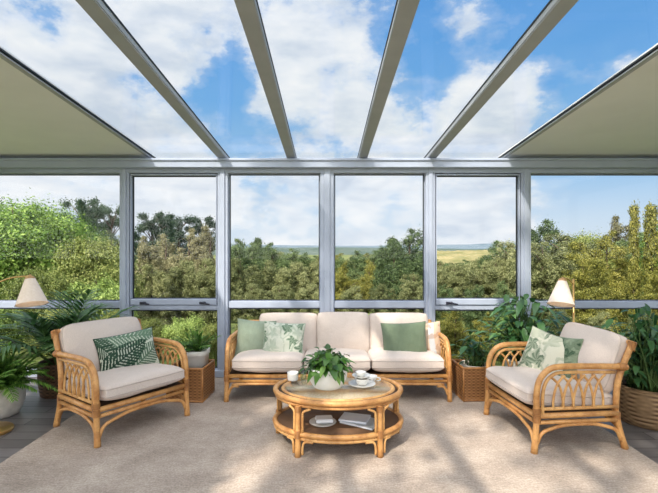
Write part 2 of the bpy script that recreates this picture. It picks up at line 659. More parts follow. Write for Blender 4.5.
def cushion_mb(w, d, h, p=7.0, q=0.4, seed=0, n=22, sag=0.0, crown=0.12, corner=0.04):
    """box cushion, flat in XY, thickness along Z, centre at origin"""
    b = MB()
    g = lin(n)
    vs, fs = [], []
    for s in (1, -1):
        for y in g:
            for x in g:
                e = max(0.0, (1 - abs(x) ** p) * (1 - abs(y) ** p)) ** q
                c = 1 + crown * (1 - x * x) * (1 - y * y) - crown * 0.5
                nz = noise.noise(Vector((x * 1.7 + seed * 7.1, y * 1.7, s * 3.0)))
                z = s * h / 2 * (0.36 + 0.64 * e if e > 0 else 0.36) * c + (0.012 * nz * e) - sag * (1 - x * x) * e
                # outline: rounded corners
                k = 1 - corner * (abs(x) ** 5) * (abs(y) ** 5)
                bulge = 1 + 0.015 * (1 - min(1, abs(z) / (h / 2)))
                vs.append((x * w / 2 * k * bulge, y * d / 2 * k * bulge, z))
    N = n + 1
    for s in (0, 1):
        o = s * N * N
        for j in range(n):
            for i in range(n):
                q4 = (o + j * N + i, o + j * N + i + 1, o + (j + 1) * N + i + 1, o + (j + 1) * N + i)
                fs.append(q4 if s == 0 else tuple(reversed(q4)))
    rim = [i for i in range(N)] + [j * N + n for j in range(1, N)] + [n * N + i for i in range(n - 1, -1, -1)] + [j * N for j in range(n - 1, 0, -1)]
    for a in range(len(rim)):
        u, v = rim[a], rim[(a + 1) % len(rim)]
        fs.append((u, N * N + u, N * N + v, v))
    b.add(vs, fs)
    top = [vs[i] for i in rim]
    bot = [vs[N * N + i] for i in rim]
    return b, top, bot


def box_cushion(name, w, d, h, mtx, parent, seed=0, **kw):
    b, top, bot = cushion_mb(w, d, h, seed=seed, **kw)
    b.xform(mtx)
    o = b.build(name, M['cushion'], parent)
    pb = MB()
    for loop in (top, bot):
        pb.tube([mtx @ Vector(q) for q in loop], 0.0045, 6, closed=True)
    pb.build('piping', M['piping'], o)
    return o


def throw_pillow(name, w, h, t, colfn, label, mtx, seed=0, n=64, group=None, pinch=0.07):
    """front towards -Y, upright in XZ"""
    g = lin(n)
    N = n + 1
    vs, fs, cols = [], [], []
    for s in (-1, 1):
        for z in g:
            for x in g:
                e = max(0.0, (1 - abs(x) ** 2.4) * (1 - abs(z) ** 2.4)) ** 0.55
                kx = 1 - pinch * (1 - z * z)
                kz = 1 - pinch * (1 - x * x)
                nz = noise.noise(Vector((x * 2 + seed * 3.3, z * 2, s * 2.0)))
                vs.append((x * w / 2 * kx, s * t / 2 * e * (1 + 0.18 * nz), z * h / 2 * kz))
                cols.append(colfn(x, z, s, w, h))
    for s in (0, 1):
        o = s * N * N
        for j in range(n):
            for i in range(n):
                q4 = (o + j * N + i, o + j * N + i + 1, o + (j + 1) * N + i + 1, o + (j + 1) * N + i)
                fs.append(q4 if s == 0 else tuple(reversed(q4)))
    rim = [i for i in range(N)] + [j * N + n for j in range(1, N)] + [n * N + i for i in range(n - 1, -1, -1)] + [j * N for j in range(n - 1, 0, -1)]
    for a in range(len(rim)):
        u, v = rim[a], rim[(a + 1) % len(rim)]
        fs.append((u, v, N * N + v, N * N + u))
    root = thing(name, label, 'pillow', group=group)
    root.matrix_world = mtx
    b = MB().add(vs, fs)
    o = b.build('pillow_cover', M['painted'], root)
    a = o.data.color_attributes.new('col', 'FLOAT_COLOR', 'POINT')
    a.data.foreach_set('color', np.array([(*c, 1.0) for c in cols], np.float32).ravel())
    sb = MB().tube([vs[i] for i in rim], 0.004, 6, closed=True)
    so = sb.build('seam_piping', M['painted'], o)
    a2 = so.data.color_attributes.new('col', 'FLOAT_COLOR', 'POINT')
    c0 = cols[rim[0]]
    a2.data.foreach_set('color', np.array([(*c0, 1.0)] * len(so.data.vertices), np.float32).ravel())
    return root


def mixc(a, b, f):
    f = max(0, min(1, f))
    return tuple(x + (y - x) * f for x, y in zip(a, b))


def plain(c):
    d = tuple(x * 0.85 for x in c)

    def fn(x, z, s, w, h):
        return mixc(c, d, 0.5 + 0.5 * noise.noise(Vector((x * 30, z * 4, 1))))
    return fn


def frond_print(bg, dark, mid, fronds, k=17.0):
    """palm leaves printed on cloth: each frond = axis (x0,z0)->(x1,z1), half-width"""
    def fn(x, z, s, w, h):
        px, pz = x * w / 2, z * h / 2
        c = mixc(bg, tuple(v * 0.9 for v in bg), 0.5 + 0.5 * noise.noise(Vector((px * 20, pz * 20, 4))))
        for (x0, z0, x1, z1, hw, tone) in fronds:
            ax, az = x1 - x0, z1 - z0
            L = math.hypot(ax, az)
            ax, az = ax / L, az / L
            dx, dz = px - x0, pz - z0
            al = dx * ax + dz * az
            ac = -dx * az + dz * ax
            t = al / L
            if t < -0.05 or t > 1.15:
                continue
            wid = hw * max(0.0, math.sin(PI * min(1, max(0, t * 0.8 + 0.15)))) ** 0.7
            if abs(ac) > wid:
                continue
            ph = (al - abs(ac) * 0.75) / L * k
            fr = ph - math.floor(ph)
            if fr < 0.72 or abs(ac) < 0.006:
                col = mixc(dark, mid, tone + 0.35 * (fr - 0.3))
                c = col
        return c
    return fn


def floral_print(bg, leaf, dark, pale, seed=0, sc=9.0, fill=0.0):
    def fn(x, z, s, w, h):
        px, pz = x * w / 2 * sc, z * h / 2 * sc
        warp = noise.noise(Vector((px * 0.9, pz * 0.9, seed)))
        qx, qz = px + 0.5 * warp, pz + 0.5 * noise.noise(Vector((pz, px, seed + 5)))
        d, pts = noise.voronoi(Vector((qx, qz, seed * 1.7)))
        c = bg
        cell = pts[0]
        r = noise.cell(Vector((cell.x * 13.1, cell.y * 7.7, seed)))
        an = math.atan2(qz - cell.y, qx - cell.x)
        rad = math.hypot(qx - cell.x, qz - cell.y)
        edge = d[1] - d[0]
        petal = 0.36 + 0.12 * math.cos(5 * an + r * 6)
        if r > 0.15 - fill:
            if rad < petal:
                c = mixc(leaf, dark, 0.5 + 0.7 * math.sin(7 * an + rad * 14))
            elif edge < 0.10:
                c = mixc(leaf, bg, 0.4)
        else:
            if rad < petal * 1.15:
                c = mixc(pale, leaf, 0.25 + 0.4 * math.sin(6 * an) * rad * 2)
        c = mixc(c, leaf, 0.35 * max(0, noise.noise(Vector((px * 1.2, pz * 1.2, seed + 9)))))
        return c
    return fn


# ================================================================ RATTAN SEATING
def binding(parent, p, axis, r, L=0.03):
    """cane wound around a joint: one coil"""
    axis = Vector(axis).normalized()
    x = axis.orthogonal().normalized()
    y = axis.cross(x)
    n = 7
    pts = []
    for i in range(n * 10 + 1):
        a = 2 * PI * i / 10
        pts.append(Vector(p) + axis * ((i / (n * 10) - 0.5) * L) + (x * math.cos(a) + y * math.sin(a)) * r)
    return MB().tube(pts, L / n * 0.56, 5).build('cane_binding', M['wrap'], parent)


def rattan_seat(root, W, D, armz=0.58, backz=0.735, railz=0.25, nslat=7, arch='full'):
    hw, fy, by = W / 2, -D / 2, D / 2
    R = 0.021
    # legs: front legs straight, rear legs kicked back
    for sx in (-1, 1):
        MB().tube([(sx * hw, fy - 0.005, 0.0), (sx * hw, fy + 0.005, 0.12), (sx * hw, fy + 0.015, railz + 0.02)], [0.024, R, R], 10, smooth_n=3).build('leg', M['rattan'], root)
        MB().tube([(sx * (hw - 0.005), by + 0.02, 0.0), (sx * (hw - 0.01), by - 0.02, 0.14), (sx * (hw - 0.012), by - 0.045, railz + 0.02)], [0.024, R, R], 10, smooth_n=3).build('leg', M['rattan'], root)
        wr_p = [(sx * hw, fy + 0.012, railz - 0.02), (sx * (hw - 0.012), by - 0.04, railz - 0.02)]
        for q in wr_p:
            binding(root, q, (0, 0, 1), R + 0.003, 0.05)
    # seat rails, doubled
    for nm, a, c in (('front_rail', (-hw, fy + 0.012), (hw, fy + 0.012)), ('back_rail', (-hw, by - 0.045), (hw, by - 0.045)),
                     ('side_rail', (-hw, fy + 0.012), (-hw, by - 0.045)), ('side_rail', (hw, fy + 0.012), (hw, by - 0.045))):
        b = MB()
        b.tube([(*a, railz), (*c, railz)], 0.019, 10)
        b.build(nm, M['rattan'], root)
        MB().tube([(*a, railz - 0.045), (*c, railz - 0.045)], 0.014, 10).build('lower_rail', M['rattan'], root)
    MB().box((-hw + 0.01, fy + 0.02, railz + 0.002), (hw - 0.01, by - 0.05, railz + 0.014)).build('seat_webbing', M['deck'], root)

    # arched stretchers
    def arch_pts(a, c, za, zt):
        a, c = Vector(a), Vector(c)
        L = (c - a).length
        d = (c - a).normalized()
        run = 0.2 if L > 1.2 else L * 0.36
        P = []
        for s, z in ((0.012, za), (0.05, za + 0.075), (run * 0.55, zt - 0.02), (run, zt)):
            P.append(a + d * s + Vector((0, 0, z)))
        Q = [c - d * s + Vector((0, 0, z)) for s, z in ((run, zt), (run * 0.55, zt - 0.02), (0.05, za + 0.075), (0.012, za))]
        return P, Q
    for a, c in (((-hw, fy, 0), (hw, fy, 0)), ((-hw, fy, 0), (-hw, by, 0)), ((hw, fy, 0), (hw, by, 0)), ((-hw, by, 0), (hw, by, 0))):
        P, Q = arch_pts(a, c, 0.055, railz - 0.068)
        b = MB()
        b.tube(P + Q, 0.0125, 8, smooth_n=5)
        b.build('arched_stretcher', M['rattan'], root)
    # arms
    yb = by - 0.01
    for sx in (-1, 1):
        x = sx * hw
        arm = thing_child('arm', root)
        b = MB()
        b.tube([(x, fy + 0.015, railz), (x, fy + 0.012, railz + 0.14), (x, fy + 0.035, armz - 0.085), (x, fy + 0.10, armz - 0.018), (x, fy + 0.2, armz),
                (x, fy + 0.42, armz - 0.004), (x, yb, armz - 0.012), (x, yb + 0.04, armz - 0.016)], R, 10, smooth_n=5)
        b.build('arm_rail', M['rattan'], arm)
        b = MB()
        b.tube([(x, fy + 0.055, railz + 0.01), (x, fy + 0.055, railz + 0.13), (x, fy + 0.075, armz - 0.11), (x, fy + 0.13, armz - 0.055), (x, fy + 0.22, armz - 0.04),
                (x, yb - 0.05, armz - 0.048)], 0.012, 8, smooth_n=5)
        b.build('inner_arm_cane', M['cane'], arm)
        # lattice of interlaced pointed arches
        lb = MB()
        ys = [fy + 0.055 + (yb - 0.06 - fy - 0.055) * i / 7 for i in range(8)]
        z0, zm = railz + 0.045, railz + 0.13
        top = armz - 0.05
        lb.tube([(x, fy + 0.03, z0), (x, yb - 0.03, z0)], 0.012, 8)

        def lim(y):
            t = (y - (fy + 0.055)) / 0.14
            return top if t >= 1 else (railz + 0.16) + (top - railz - 0.16) * math.sqrt(max(0, 1 - (1 - t) ** 2))
        for i in range(1, 7):
            y = ys[i]
            for dr in (-1, 1):
                j = i + 2 * dr
                if 0 <= j <= 7:
                    ye = (y + ys[j]) / 2
                    zt = min(top - 0.012, lim(ye) - 0.01)
                    off = 0.005 * dr
                    lb.tube([(x + off, y, z0), (x + off, y, zm - 0.02), (x + off, y + (ye - y) * 0.3, zm + (zt - zm) * 0.5), (x + off, y + (ye - y) * 0.78, zm + (zt - zm) * 0.86), (x + off, ye + (ye - y) * 0.12, zt)],
                            0.0085, 7, smooth_n=4)
        ym = (ys[3] + ys[4]) / 2
        lb.tube([(x, ym + 0.018 * math.cos(a), top - 0.016 + 0.03 * math.sin(a)) for a in [k * PI / 6 for k in range(12)]], 0.006, 6, closed=True)
        lb.build('arm_lattice', M['cane'], arm)
        binding(root, (x, fy + 0.013, railz + 0.03), (0, 0, 1), R + 0.003, 0.04)
        binding(root, (x, yb, armz - 0.013), (0, 1, 0), R + 0.003, 0.05)
    # back
    for sx in (-1, 1):
        MB().tube([(sx * (hw - 0.014), by - 0.045, railz), (sx * (hw - 0.016), by - 0.02, 0.48), (sx * (hw - 0.02), by + 0.088, backz)], R, 10, smooth_n=4).build('back_post', M['rattan'], root)
        binding(root, (sx * (hw - 0.02), by + 0.08, backz - 0.03), (0, 0.3, 1), R + 0.003, 0.06)
    bb = MB()
    bb.tube([(-hw + 0.015, by + 0.083, backz - 0.015), (-hw * 0.5, by + 0.098, backz - 0.008), (0, by + 0.103, backz - 0.006), (hw * 0.5, by + 0.098, backz - 0.008), (hw - 0.015, by + 0.083, backz - 0.015)], 0.02, 10, smooth_n=6)
    bb.tube([(-hw + 0.015, by + 0.06, backz - 0.10), (0, by + 0.075, backz - 0.10), (hw - 0.015, by + 0.06, backz - 0.10)], 0.013, 8, smooth_n=6)
    bb.build('back_top_rail', M['rattan'], root)
    ns = max(6, int(W / 0.1))
    for i in range(1, ns):
        x = -hw + W * i / ns
        MB().tube([(x, by - 0.045, railz), (x, by - 0.02, 0.48), (x, by + 0.088, backz - 0.01)], 0.0095, 7, smooth_n=3).build('back_slat', M['cane'], root)


def thing_child(name, parent):
    o = bpy.data.objects.new(name, None)
    o.empty_display_size = 0.05
    COL.objects.link(o)
    o.parent = parent
    return o


def TR(x, y, z, rx=0, ry=0, rz=0):
    return Matrix.Translation((x, y, z)) @ Matrix.Rotation(rz, 4, 'Z') @ Matrix.Rotation(ry, 4, 'Y') @ Matrix.Rotation(rx, 4, 'X')


def armchair(label, loc, rz, W, D, seed):
    root = thing('rattan_armchair', label, 'armchair', loc, rz)
    rattan_seat(root, W, D)
    box_cushion('seat_cushion', W - 0.075, D + 0.02, 0.165, TR(0, -0.03, 0.262 + 0.075, rx=math.radians(-4.5)), root, seed, n=28, p=6, crown=0.2)
    # back cushion leaning on the slats
    box_cushion('back_cushion', W - 0.09, 0.43, 0.19, TR(0, D / 2 - 0.01, 0.565, rx=math.radians(90 - 20)), root, seed + 3, p=3.4, n=28, crown=0.45, corner=0.085)
    return root


chL = armchair('rattan armchair holding the dark palm leaf pillow', (-1.63, 3.694, 0.012), math.radians(53.9), 0.75, 0.61, 1)
chR = armchair('rattan armchair holding the cream floral pillow, beside the round seagrass basket', (1.69, 3.51, 0.012), math.radians(-84.3), 0.73, 0.64, 5)
bpy.context.view_layer.update()

# sofa
SX, SY = 0.10, 4.495
sofa = thing('rattan_sofa', 'long three seat rattan sofa with pale linen cushions in front of the windows', 'sofa', (SX, SY, 0.012))
rattan_seat(sofa, 2.02, 0.66, armz=0.54, backz=0.615, railz=0.225)
bpy.context.view_layer.update()
sy = -0.04
for x0, x1, s in ((-0.965, -0.315, 11), (-0.315, 0.30, 12), (0.30, 0.965, 13)):
    box_cushion('seat_cushion', (x1 - x0) - 0.006, 0.66, 0.17, TR((x0 + x1) / 2, sy, 0.24 + 0.076, rx=math.radians(-4.5)), sofa, s)
for x0, x1, s, dz, dy in ((-0.79, -0.195, 21, 0.0, 0.0), (-0.20, 0.325, 22, 0.012, -0.03), (0.325, 0.93, 23, 0.0, 0.0)):
    box_cushion('back_cushion', (x1 - x0) - 0.004, 0.42, 0.17, TR((x0 + x1) / 2, 0.20 + dy, 0.51 + dz, rx=math.radians(90 - 12)), sofa, s, p=3.6, crown=0.4, corner=0.06)

# throw pillows
cream = srgb(232, 228, 208)
dkgreen = srgb(30, 58, 44)
mdgreen = srgb(104, 130, 106)
fr = [(-0.26, 0.17, 0.22, 0.10, 0.11, 0.75), (-0.05, -0.2, 0.27, 0.02, 0.10, 0.55), (-0.26, -0.16, 0.13, 0.05, 0.11, 0.0), (-0.27, 0.16, -0.12, -0.04, 0.08, 0.1), (0.1, 0.17, 0.26, 0.12, 0.06, 0.9)]
mL = chL.matrix_world @ TR(0.09, 0.10, 0.525, rx=math.radians(-20), rz=math.radians(-14), ry=math.radians(-6))
throw_pillow('throw_pillow', 0.47, 0.32, 0.14, frond_print(srgb(200, 206, 188), dkgreen, mdgreen, fr, 15),
             'cream pillow printed with dark green palm fronds on the armchair', mL, 1, 90)
mR = chR.matrix_world @ TR(-0.15, 0.09, 0.505, rx=math.radians(-22), rz=math.radians(26), ry=math.radians(10))
throw_pillow('throw_pillow', 0.45, 0.41, 0.15, floral_print(srgb(206, 202, 182), srgb(150, 158, 136), srgb(92, 110, 88), srgb(190, 190, 168), 3, 6.0, 0.6),
             'cream square pillow printed with large sage flowers on the armchair', mR, 2, 100)
mR2 = chR.matrix_world @ TR(-0.09, 0.16, 0.53, rx=math.radians(-16), rz=math.radians(10), ry=math.radians(-4))
throw_pillow('throw_pillow', 0.36, 0.33, 0.11, floral_print(srgb(112, 126, 102), srgb(84, 104, 80), srgb(54, 76, 56), srgb(142, 154, 128), 8, 9.0),
             'green leaf patterned pillow tucked behind the cream floral pillow', mR2, 3, 60)


def on_sofa(x, y, z, rx, ry, rz):
    return sofa.matrix_world @ TR(x - SX, y - SY, z, math.radians(rx), math.radians(ry), math.radians(rz))


throw_pillow('throw_pillow', 0.38, 0.37, 0.14, plain(srgb(146, 158, 138)), 'plain sage green pillow leaning in the sofa corner beside the floral one', on_sofa(-0.70, 4.52, 0.495, -14, 6, 14), 4, 48)
throw_pillow('throw_pillow', 0.40, 0.37, 0.14, floral_print(srgb(200, 202, 186), srgb(142, 158, 136), srgb(94, 116, 94), srgb(186, 192, 174), 5, 8.5, 0.5),
             'pale pillow printed with small sage leaves beside plain green pillow on sofa', on_sofa(-0.42, 4.42, 0.488, -16, 4, 2), 5, 90)
throw_pillow('throw_pillow', 0.43, 0.38, 0.14, plain(srgb(104, 118, 96)), 'plain moss green pillow leaning in front of the striped beige pillow', on_sofa(0.745, 4.42, 0.482, -14, -3, -4), 6, 48)


def beige_print(x, z, s, w, h):
    c = srgb(190, 166, 144)
    if x > 0.28 and x < 0.62:
        c = srgb(186, 188, 190)
    if noise.noise(Vector((x * 3, z * 3, 2))) > 0.15:
        c = mixc(c, srgb(156, 122, 98), 0.6)
    return c


throw_pillow('throw_pillow', 0.33, 0.34, 0.12, beige_print, 'beige and grey striped pillow half hidden behind the moss green pillow', on_sofa(0.97, 4.56, 0.475, -12, -8, -16), 7, 48)

# ================================================================ COFFEE TABLE
TX, TY, TZ = 0.08, 3.35, 0.012
RXT, RYT, TH = 0.475, 0.37, 0.40
tbl = thing('coffee_table', 'oval rattan coffee table with glass top and dark woven lower shelf', 'coffee table', (TX, TY, TZ))


def ell(rx, ry, z, n=48):
    return [(rx * math.cos(2 * PI * k / n), ry * math.sin(2 * PI * k / n), z) for k in range(n)]


H = TH - TZ
top = thing_child('table_top', tbl)
MB().tube(ell(RXT - 0.022, RYT - 0.022, H - 0.02), 0.019, 12, closed=True).build('outer_rim', M['rattan'], top)
MB().tube(ell(RXT - 0.03, RYT - 0.03, H - 0.052), 0.012, 10, closed=True).build('lower_rim', M['rattan'], top)
MB().tube(ell(RXT - 0.055, RYT - 0.055, H - 0.022), 0.011, 10, closed=True).build('groove_ring', M['deck'], top)
MB().tube(ell(RXT - 0.077, RYT - 0.077, H - 0.02), 0.016, 10, closed=True).build('inner_rim', M['cane'], top)
MB().lathe([(1.0, -0.028), (1.0, -0.02)], 64, (0, 0, H), RXT - 0.085, RYT - 0.085, True, True).build('woven_panel', simple('pale_cane_panel', srgb(226, 208, 180), srgb(208, 188, 158), 0.6, 0.3, scale=60), top)
MB().lathe([(1.0, -0.014), (1.0, -0.006)], 64, (0, 0, H), RXT - 0.07, RYT - 0.07, True, True).build('glass_top', M['tableglass'], top)
SZ = 0.15
sh = thing_child('lower_shelf', tbl)
MB().tube(ell(RXT - 0.018, RYT - 0.018, SZ), 0.018, 12, closed=True).build('shelf_rim', M['rattan'], sh)
MB().tube(ell(RXT - 0.02, RYT - 0.02, SZ - 0.03), 0.012, 10, closed=True).build('shelf_lower_rim', M['cane'], sh)
MB().lathe([(1.0, -0.012), (1.0, 0.004)], 64, (0, 0, SZ), RXT - 0.03, RYT - 0.03, True, True).build('woven_shelf', M['shelf'], sh)
for ang in (234, 306, 18, 92, 162):
    a = math.radians(ang)
    ux, uy = math.cos(a), math.sin(a)
    px, py = (RXT - 0.012) * ux, (RYT - 0.012) * uy
    lg = MB()
    lg.tube([(px * 1.01, py * 1.01, 0.0), (px, py, 0.15), (px, py, H - 0.05)], [0.022, 0.0185, 0.0175], 10, smooth_n=3)
    lo = lg.build('leg', M['rattan'], tbl)
    cb = MB()
    for sg in (-1, 1):
        b2 = a + sg * 0.1
        q = lambda aa, rr, z: (rr * RXT * math.cos(aa), rr * RYT * math.sin(aa), z)
        cb.tube([q(a + sg * 0.075, 0.97, SZ + 0.015), q(a + sg * 0.075, 0.97, 0.27), q(a + sg * 0.09, 0.965, H - 0.085), q(a + sg * 0.2, 0.955, H - 0.062)], 0.0085, 7, smooth_n=4)
        cb.tube([q(a + sg * 0.08, 0.98, 0.02), q(a + sg * 0.085, 0.98, 0.075), q(a + sg * 0.12, 0.97, 0.105), q(a + sg * 0.24, 0.96, SZ - 0.042)], 0.0085, 7, smooth_n=4)
    cb.build('bracket_cane', M['cane'], lo)
    binding(lo, (px, py, SZ), (0, 0, 1), 0.022, 0.05)
    binding(lo, (px, py, H - 0.07), (0, 0, 1), 0.021, 0.04)


# ================================================================ PLANTS
def rand_dir(el_min, el_max, az=None):
    az = random.uniform(0, 2 * PI) if az is None else az
    el = math.radians(random.uniform(el_min, el_max))
    return Vector((math.cos(az) * math.cos(el), math.sin(az) * math.cos(el), math.sin(el)))


UP = Vector((0, 0, 1))


def frond(b, st, base, d, L, leaflen, lw, droop, pairs, r=0.006):
    """palm or fern frond: arching rachis with paired leaflets"""
    pts = [base + d * (L * t) - UP * (droop * L * t * t) for t in [k / 10 for k in range(11)]]
    st.tube(pts, [r, r * 0.35], 6)
    for i in range(pairs):
        t = 0.18 + 0.82 * i / (pairs - 1)
        k = min(9, int(t * 10))
        p = pts[k].lerp(pts[k + 1], t * 10 - k)
        tan = (pts[k + 1] - pts[k]).normalized()
        side = tan.cross(UP)
        if side.length < 1e-3:
            side = tan.orthogonal()
        side.normalize()
        ll = leaflen * (math.sin(PI * (0.12 + 0.8 * t)) ** 0.7)
        for sg in (-1, 1):
            dd = (side * sg + tan * (0.55 + 0.5 * t) + UP * random.uniform(-0.15, 0.2)).normalized()
            b.blade(p, dd, tan.cross(side * sg) if False else UP, ll, lw, 0.25, 0.2, 4, shape='blade')


def potted(name, label, loc, cat='potted plant'):
    return thing(name, label, cat, loc)


def round_pot(root, r0, r1, h, mat, name='pot', bulge=0.0, wall=0.012, foot=0.0):
    prof = [(r0 * 0.9, 0.0), (r0, 0.006)]
    for k in range(1, 9):
        t = k / 8
        prof.append((r0 + (r1 - r0) * t + bulge * math.sin(PI * t), 0.006 + (h - 0.012) * t))
    prof += [(r1 - wall * 0.4, h), (r1 - wall, h - 0.008), (r1 - wall * 1.4, h * 0.72)]
    o = MB().lathe(prof, 40).build(name, mat, root)
    MB().lathe([(r1 - wall * 1.2, h * 0.80), (0.001, h * 0.84)], 32, cap0=False).build('soil', M['soil'], root)
    return o


# pothos in white bowl on the table
pl = potted('potted_pothos', 'bushy green pothos in white bowl at the centre of the coffee table', (TX - 0.075, 3.33, TH - 0.004))
round_pot(pl, 0.102, 0.138, 0.145, M['white'], 'bowl', 0.018)
lb, sb = MB(), MB()
for i in range(230):
    d = rand_dir(5, 80)
    L = random.uniform(0.05, 0.155)
    base = Vector((random.uniform(-.05, .05), random.uniform(-.05, .05), 0.13))
    tip = base + Vector((d.x * L * 0.95, d.y * L * 1.0, d.z * L * 0.95))
    sb.tube([base, base.lerp(tip, 0.5) + UP * 0.015, tip], 0.002, 5)
    dd = (Vector((d.x, d.y, random.uniform(-0.7, 0.25)))).normalized()
    lb.blade(tip, dd, UP, random.uniform(0.045, 0.075), random.uniform(0.034, 0.054), random.uniform(0.1, 0.5), 0.25, 5, shape='heart')
for i in range(6):   # trailing leaves over the rim
    az = random.uniform(0, 2 * PI)
    base = Vector((0.115 * math.cos(az), 0.115 * math.sin(az), 0.15))
    lb.blade(base, Vector((math.cos(az), math.sin(az), -0.6)), UP, 0.09, 0.06, 0.5, 0.2, 5, shape='heart')
sb.build('stems', M['stem'], pl)
lb.build('foliage', M['lf_pothos'], pl)

# fern in pale stone pot, left edge
p0 = potted('potted_fern', 'feathery fern in a round pale stone pot on the plank floor', (-2.74, 3.86, 0))
round_pot(p0, 0.13, 0.165, 0.25, M['stone'], 'pot', 0.03, 0.015)
lb, sb = MB(), MB()
for i in range(130):
    d = rand_dir(35, 88)
    frond(lb, sb, Vector((random.uniform(-.06, .06), random.uniform(-.06, .06), 0.2)), d, random.uniform(0.34, 0.58), 0.085, 0.018, random.uniform(0.25, 0.7), 20, 0.003)
sb.build('stems', M['stem'], p0)
lb.build('foliage', M['lf_fern'], p0)

# palm in dark basket, behind left armchair
p1 = potted('potted_palm', 'tall arching palm in a dark woven basket behind the armchair', (-2.56, 4.42, 0))
round_pot(p1, 0.17, 0.19, 0.32, M['darkbasket'], 'basket', 0.01, 0.015)
lb, sb = MB(), MB()
for i in range(30):
    d = rand_dir(42, 86, az=i * 2.4 + random.uniform(-.3, .3))
    frond(lb, sb, Vector((random.uniform(-.05, .05), random.uniform(-.05, .05), 0.26)), d, random.uniform(0.75, 1.15), 0.30, 0.036, random.uniform(0.25, 0.55), 15, 0.006)
sb.build('stems', M['stem'], p1)
lb.build('foliage', M['lf_palm'], p1)


def broad_plant(root, n, z0, spread, hmin, hmax, leafL, leafW, mat, bushy=1.0, rbase=0.08, el=(30, 88)):
    lb, sb = MB(), MB()
    for i in range(n):
        d = rand_dir(*el)
        L = random.uniform(hmin, hmax)
        base = Vector((random.uniform(-rbase, rbase), random.uniform(-rbase, rbase), z0))
        tip = base + Vector((d.x * spread, d.y * spread, 0)) + UP * (L * (0.35 + 0.65 * d.z))
        sb.tube([base, base.lerp(tip, 0.55) + UP * 0.05 - Vector((d.x, d.y, 0)) * 0.03, tip], [0.005, 0.003], 5, smooth_n=3)
        dd = Vector((d.x * 1.0 + random.uniform(-.3, .3), d.y + random.uniform(-.3, .3), random.uniform(-0.35, 0.5))).normalized()
        s = random.uniform(0.75, 1.15)
        lb.blade(tip, dd, UP, leafL * s, leafW * s, random.uniform(0.2, 0.7), 0.22, 7)
        for k in range(2):
            t = random.uniform(0.45, 0.85)
            q = base.lerp(tip, t)
            dd = Vector((d.x + random.uniform(-.9, .9), d.y + random.uniform(-.9, .9), random.uniform(-0.2, 0.5))).normalized()
            lb.blade(q, dd, UP, leafL * s * 0.8, leafW * s * 0.8, random.uniform(0.2, 0.6), 0.22, 7)
    sb.build('stems', M['stem'], root)
    lb.build('foliage', mat, root)


# square wicker planters
def square_basket(name, label, loc, w, h, rz=0):
    r = thing(name, label, 'basket', loc, rz)
    t = 0.016
    b = MB()
    b.rbox((-w / 2, -w / 2, 0.004), (w / 2, -w / 2 + t, h), 0.004)
    b.rbox((-w / 2, w / 2 - t, 0.004), (w / 2, w / 2, h), 0.004)
    b.rbox((-w / 2, -w / 2, 0.004), (-w / 2 + t, w / 2, h), 0.004)
    b.rbox((w / 2 - t, -w / 2, 0.004), (w / 2, w / 2, h), 0.004)
    b.rbox((-w / 2, -w / 2, 0.0), (w / 2, w / 2, 0.016), 0.004)
    b.build('basket_body', M['basket'], r)
    rb = MB()
    q = w / 2 - 0.006
    for z in (h, 0.012):
        rb.tube([(-q, -q, z), (q, -q, z), (q, q, z), (-q, q, z)], 0.012, 8, closed=True)
    for sx in (-1, 1):
        for sy_ in (-1, 1):
            rb.tube([(sx * q, sy_ * q, 0.01), (sx * q, sy_ * q, h)], 0.009, 8)
    rb.build('basket_rim', M['wrap'], r)
    return r


square_basket('wicker_basket', 'square brown wicker basket holding the white pot, near the palm leaf pillow', (-1.27, 4.30, 0.012), 0.34, 0.30, math.radians(-4))
square_basket('wicker_basket', 'square brown wicker basket beside the sofa holding the dark leafy plant', (1.385, 4.32, 0.012), 0.33, 0.30, math.radians(3))

# white squarish pot standing in the left basket
pw = potted('potted_fern', 'small green fern in a white tapered pot standing in wicker basket', (-1.23, 4.32, 0.03))
b = MB()
w0, w1, hh = 0.085, 0.108, 0.42
prof = []
vs, fs = [], []
seg = 24
lv = [(0.075, 0.0), (w0, 0.01), (w1, hh - 0.05), (w1 + 0.008, hh - 0.045), (w1 + 0.008, hh - 0.005), (w1 + 0.002, hh), (w1 - 0.008, hh - 0.006), (w1 - 0.012, hh - 0.06)]
for r, z in lv:
    for j in range(seg):
        a = 2 * PI * (j + 0.5) / seg
        k = 1 / (abs(math.cos(a)) ** 5 + abs(math.sin(a)) ** 5) ** (1 / 5)
        vs.append((r * k * math.cos(a), r * k * math.sin(a), z))
for i in range(len(lv) - 1):
    for j in range(seg):
        fs.append((i * seg + j, i * seg + (j + 1) % seg, (i + 1) * seg + (j + 1) % seg, (i + 1) * seg + j))
fs.append(tuple(reversed(range(seg))))
b.add(vs, fs)
b.build('pot', M['white'], pw)
MB().lathe([(0.1, hh - 0.05), (0.001, hh - 0.035)], 24, cap0=False).build('soil', M['soil'], pw)
lb, sb = MB(), MB()
for i in range(34):
    frond(lb, sb, Vector((random.uniform(-.04, .04), random.uniform(-.04, .04), hh - 0.04)), rand_dir(40, 88), random.uniform(0.2, 0.36), 0.06, 0.014, random.uniform(0.2, 0.45), 14, 0.0025)
sb.build('stems', M['stem'], pw)
lb.build('foliage', M['lf_fern'], pw)

# plant in right wicker basket: inner pot + leaves
pr = potted('potted_plant', 'low dark leafy plant in a grey inner pot inside the wicker basket', (1.385, 4.32, 0.03))
round_pot(pr, 0.11, 0.135, 0.29, M['stone'], 'inner_pot', 0.0)
broad_plant(pr, 42, 0.25, 0.2, 0.10, 0.34, 0.11, 0.05, M['lf_broad'])

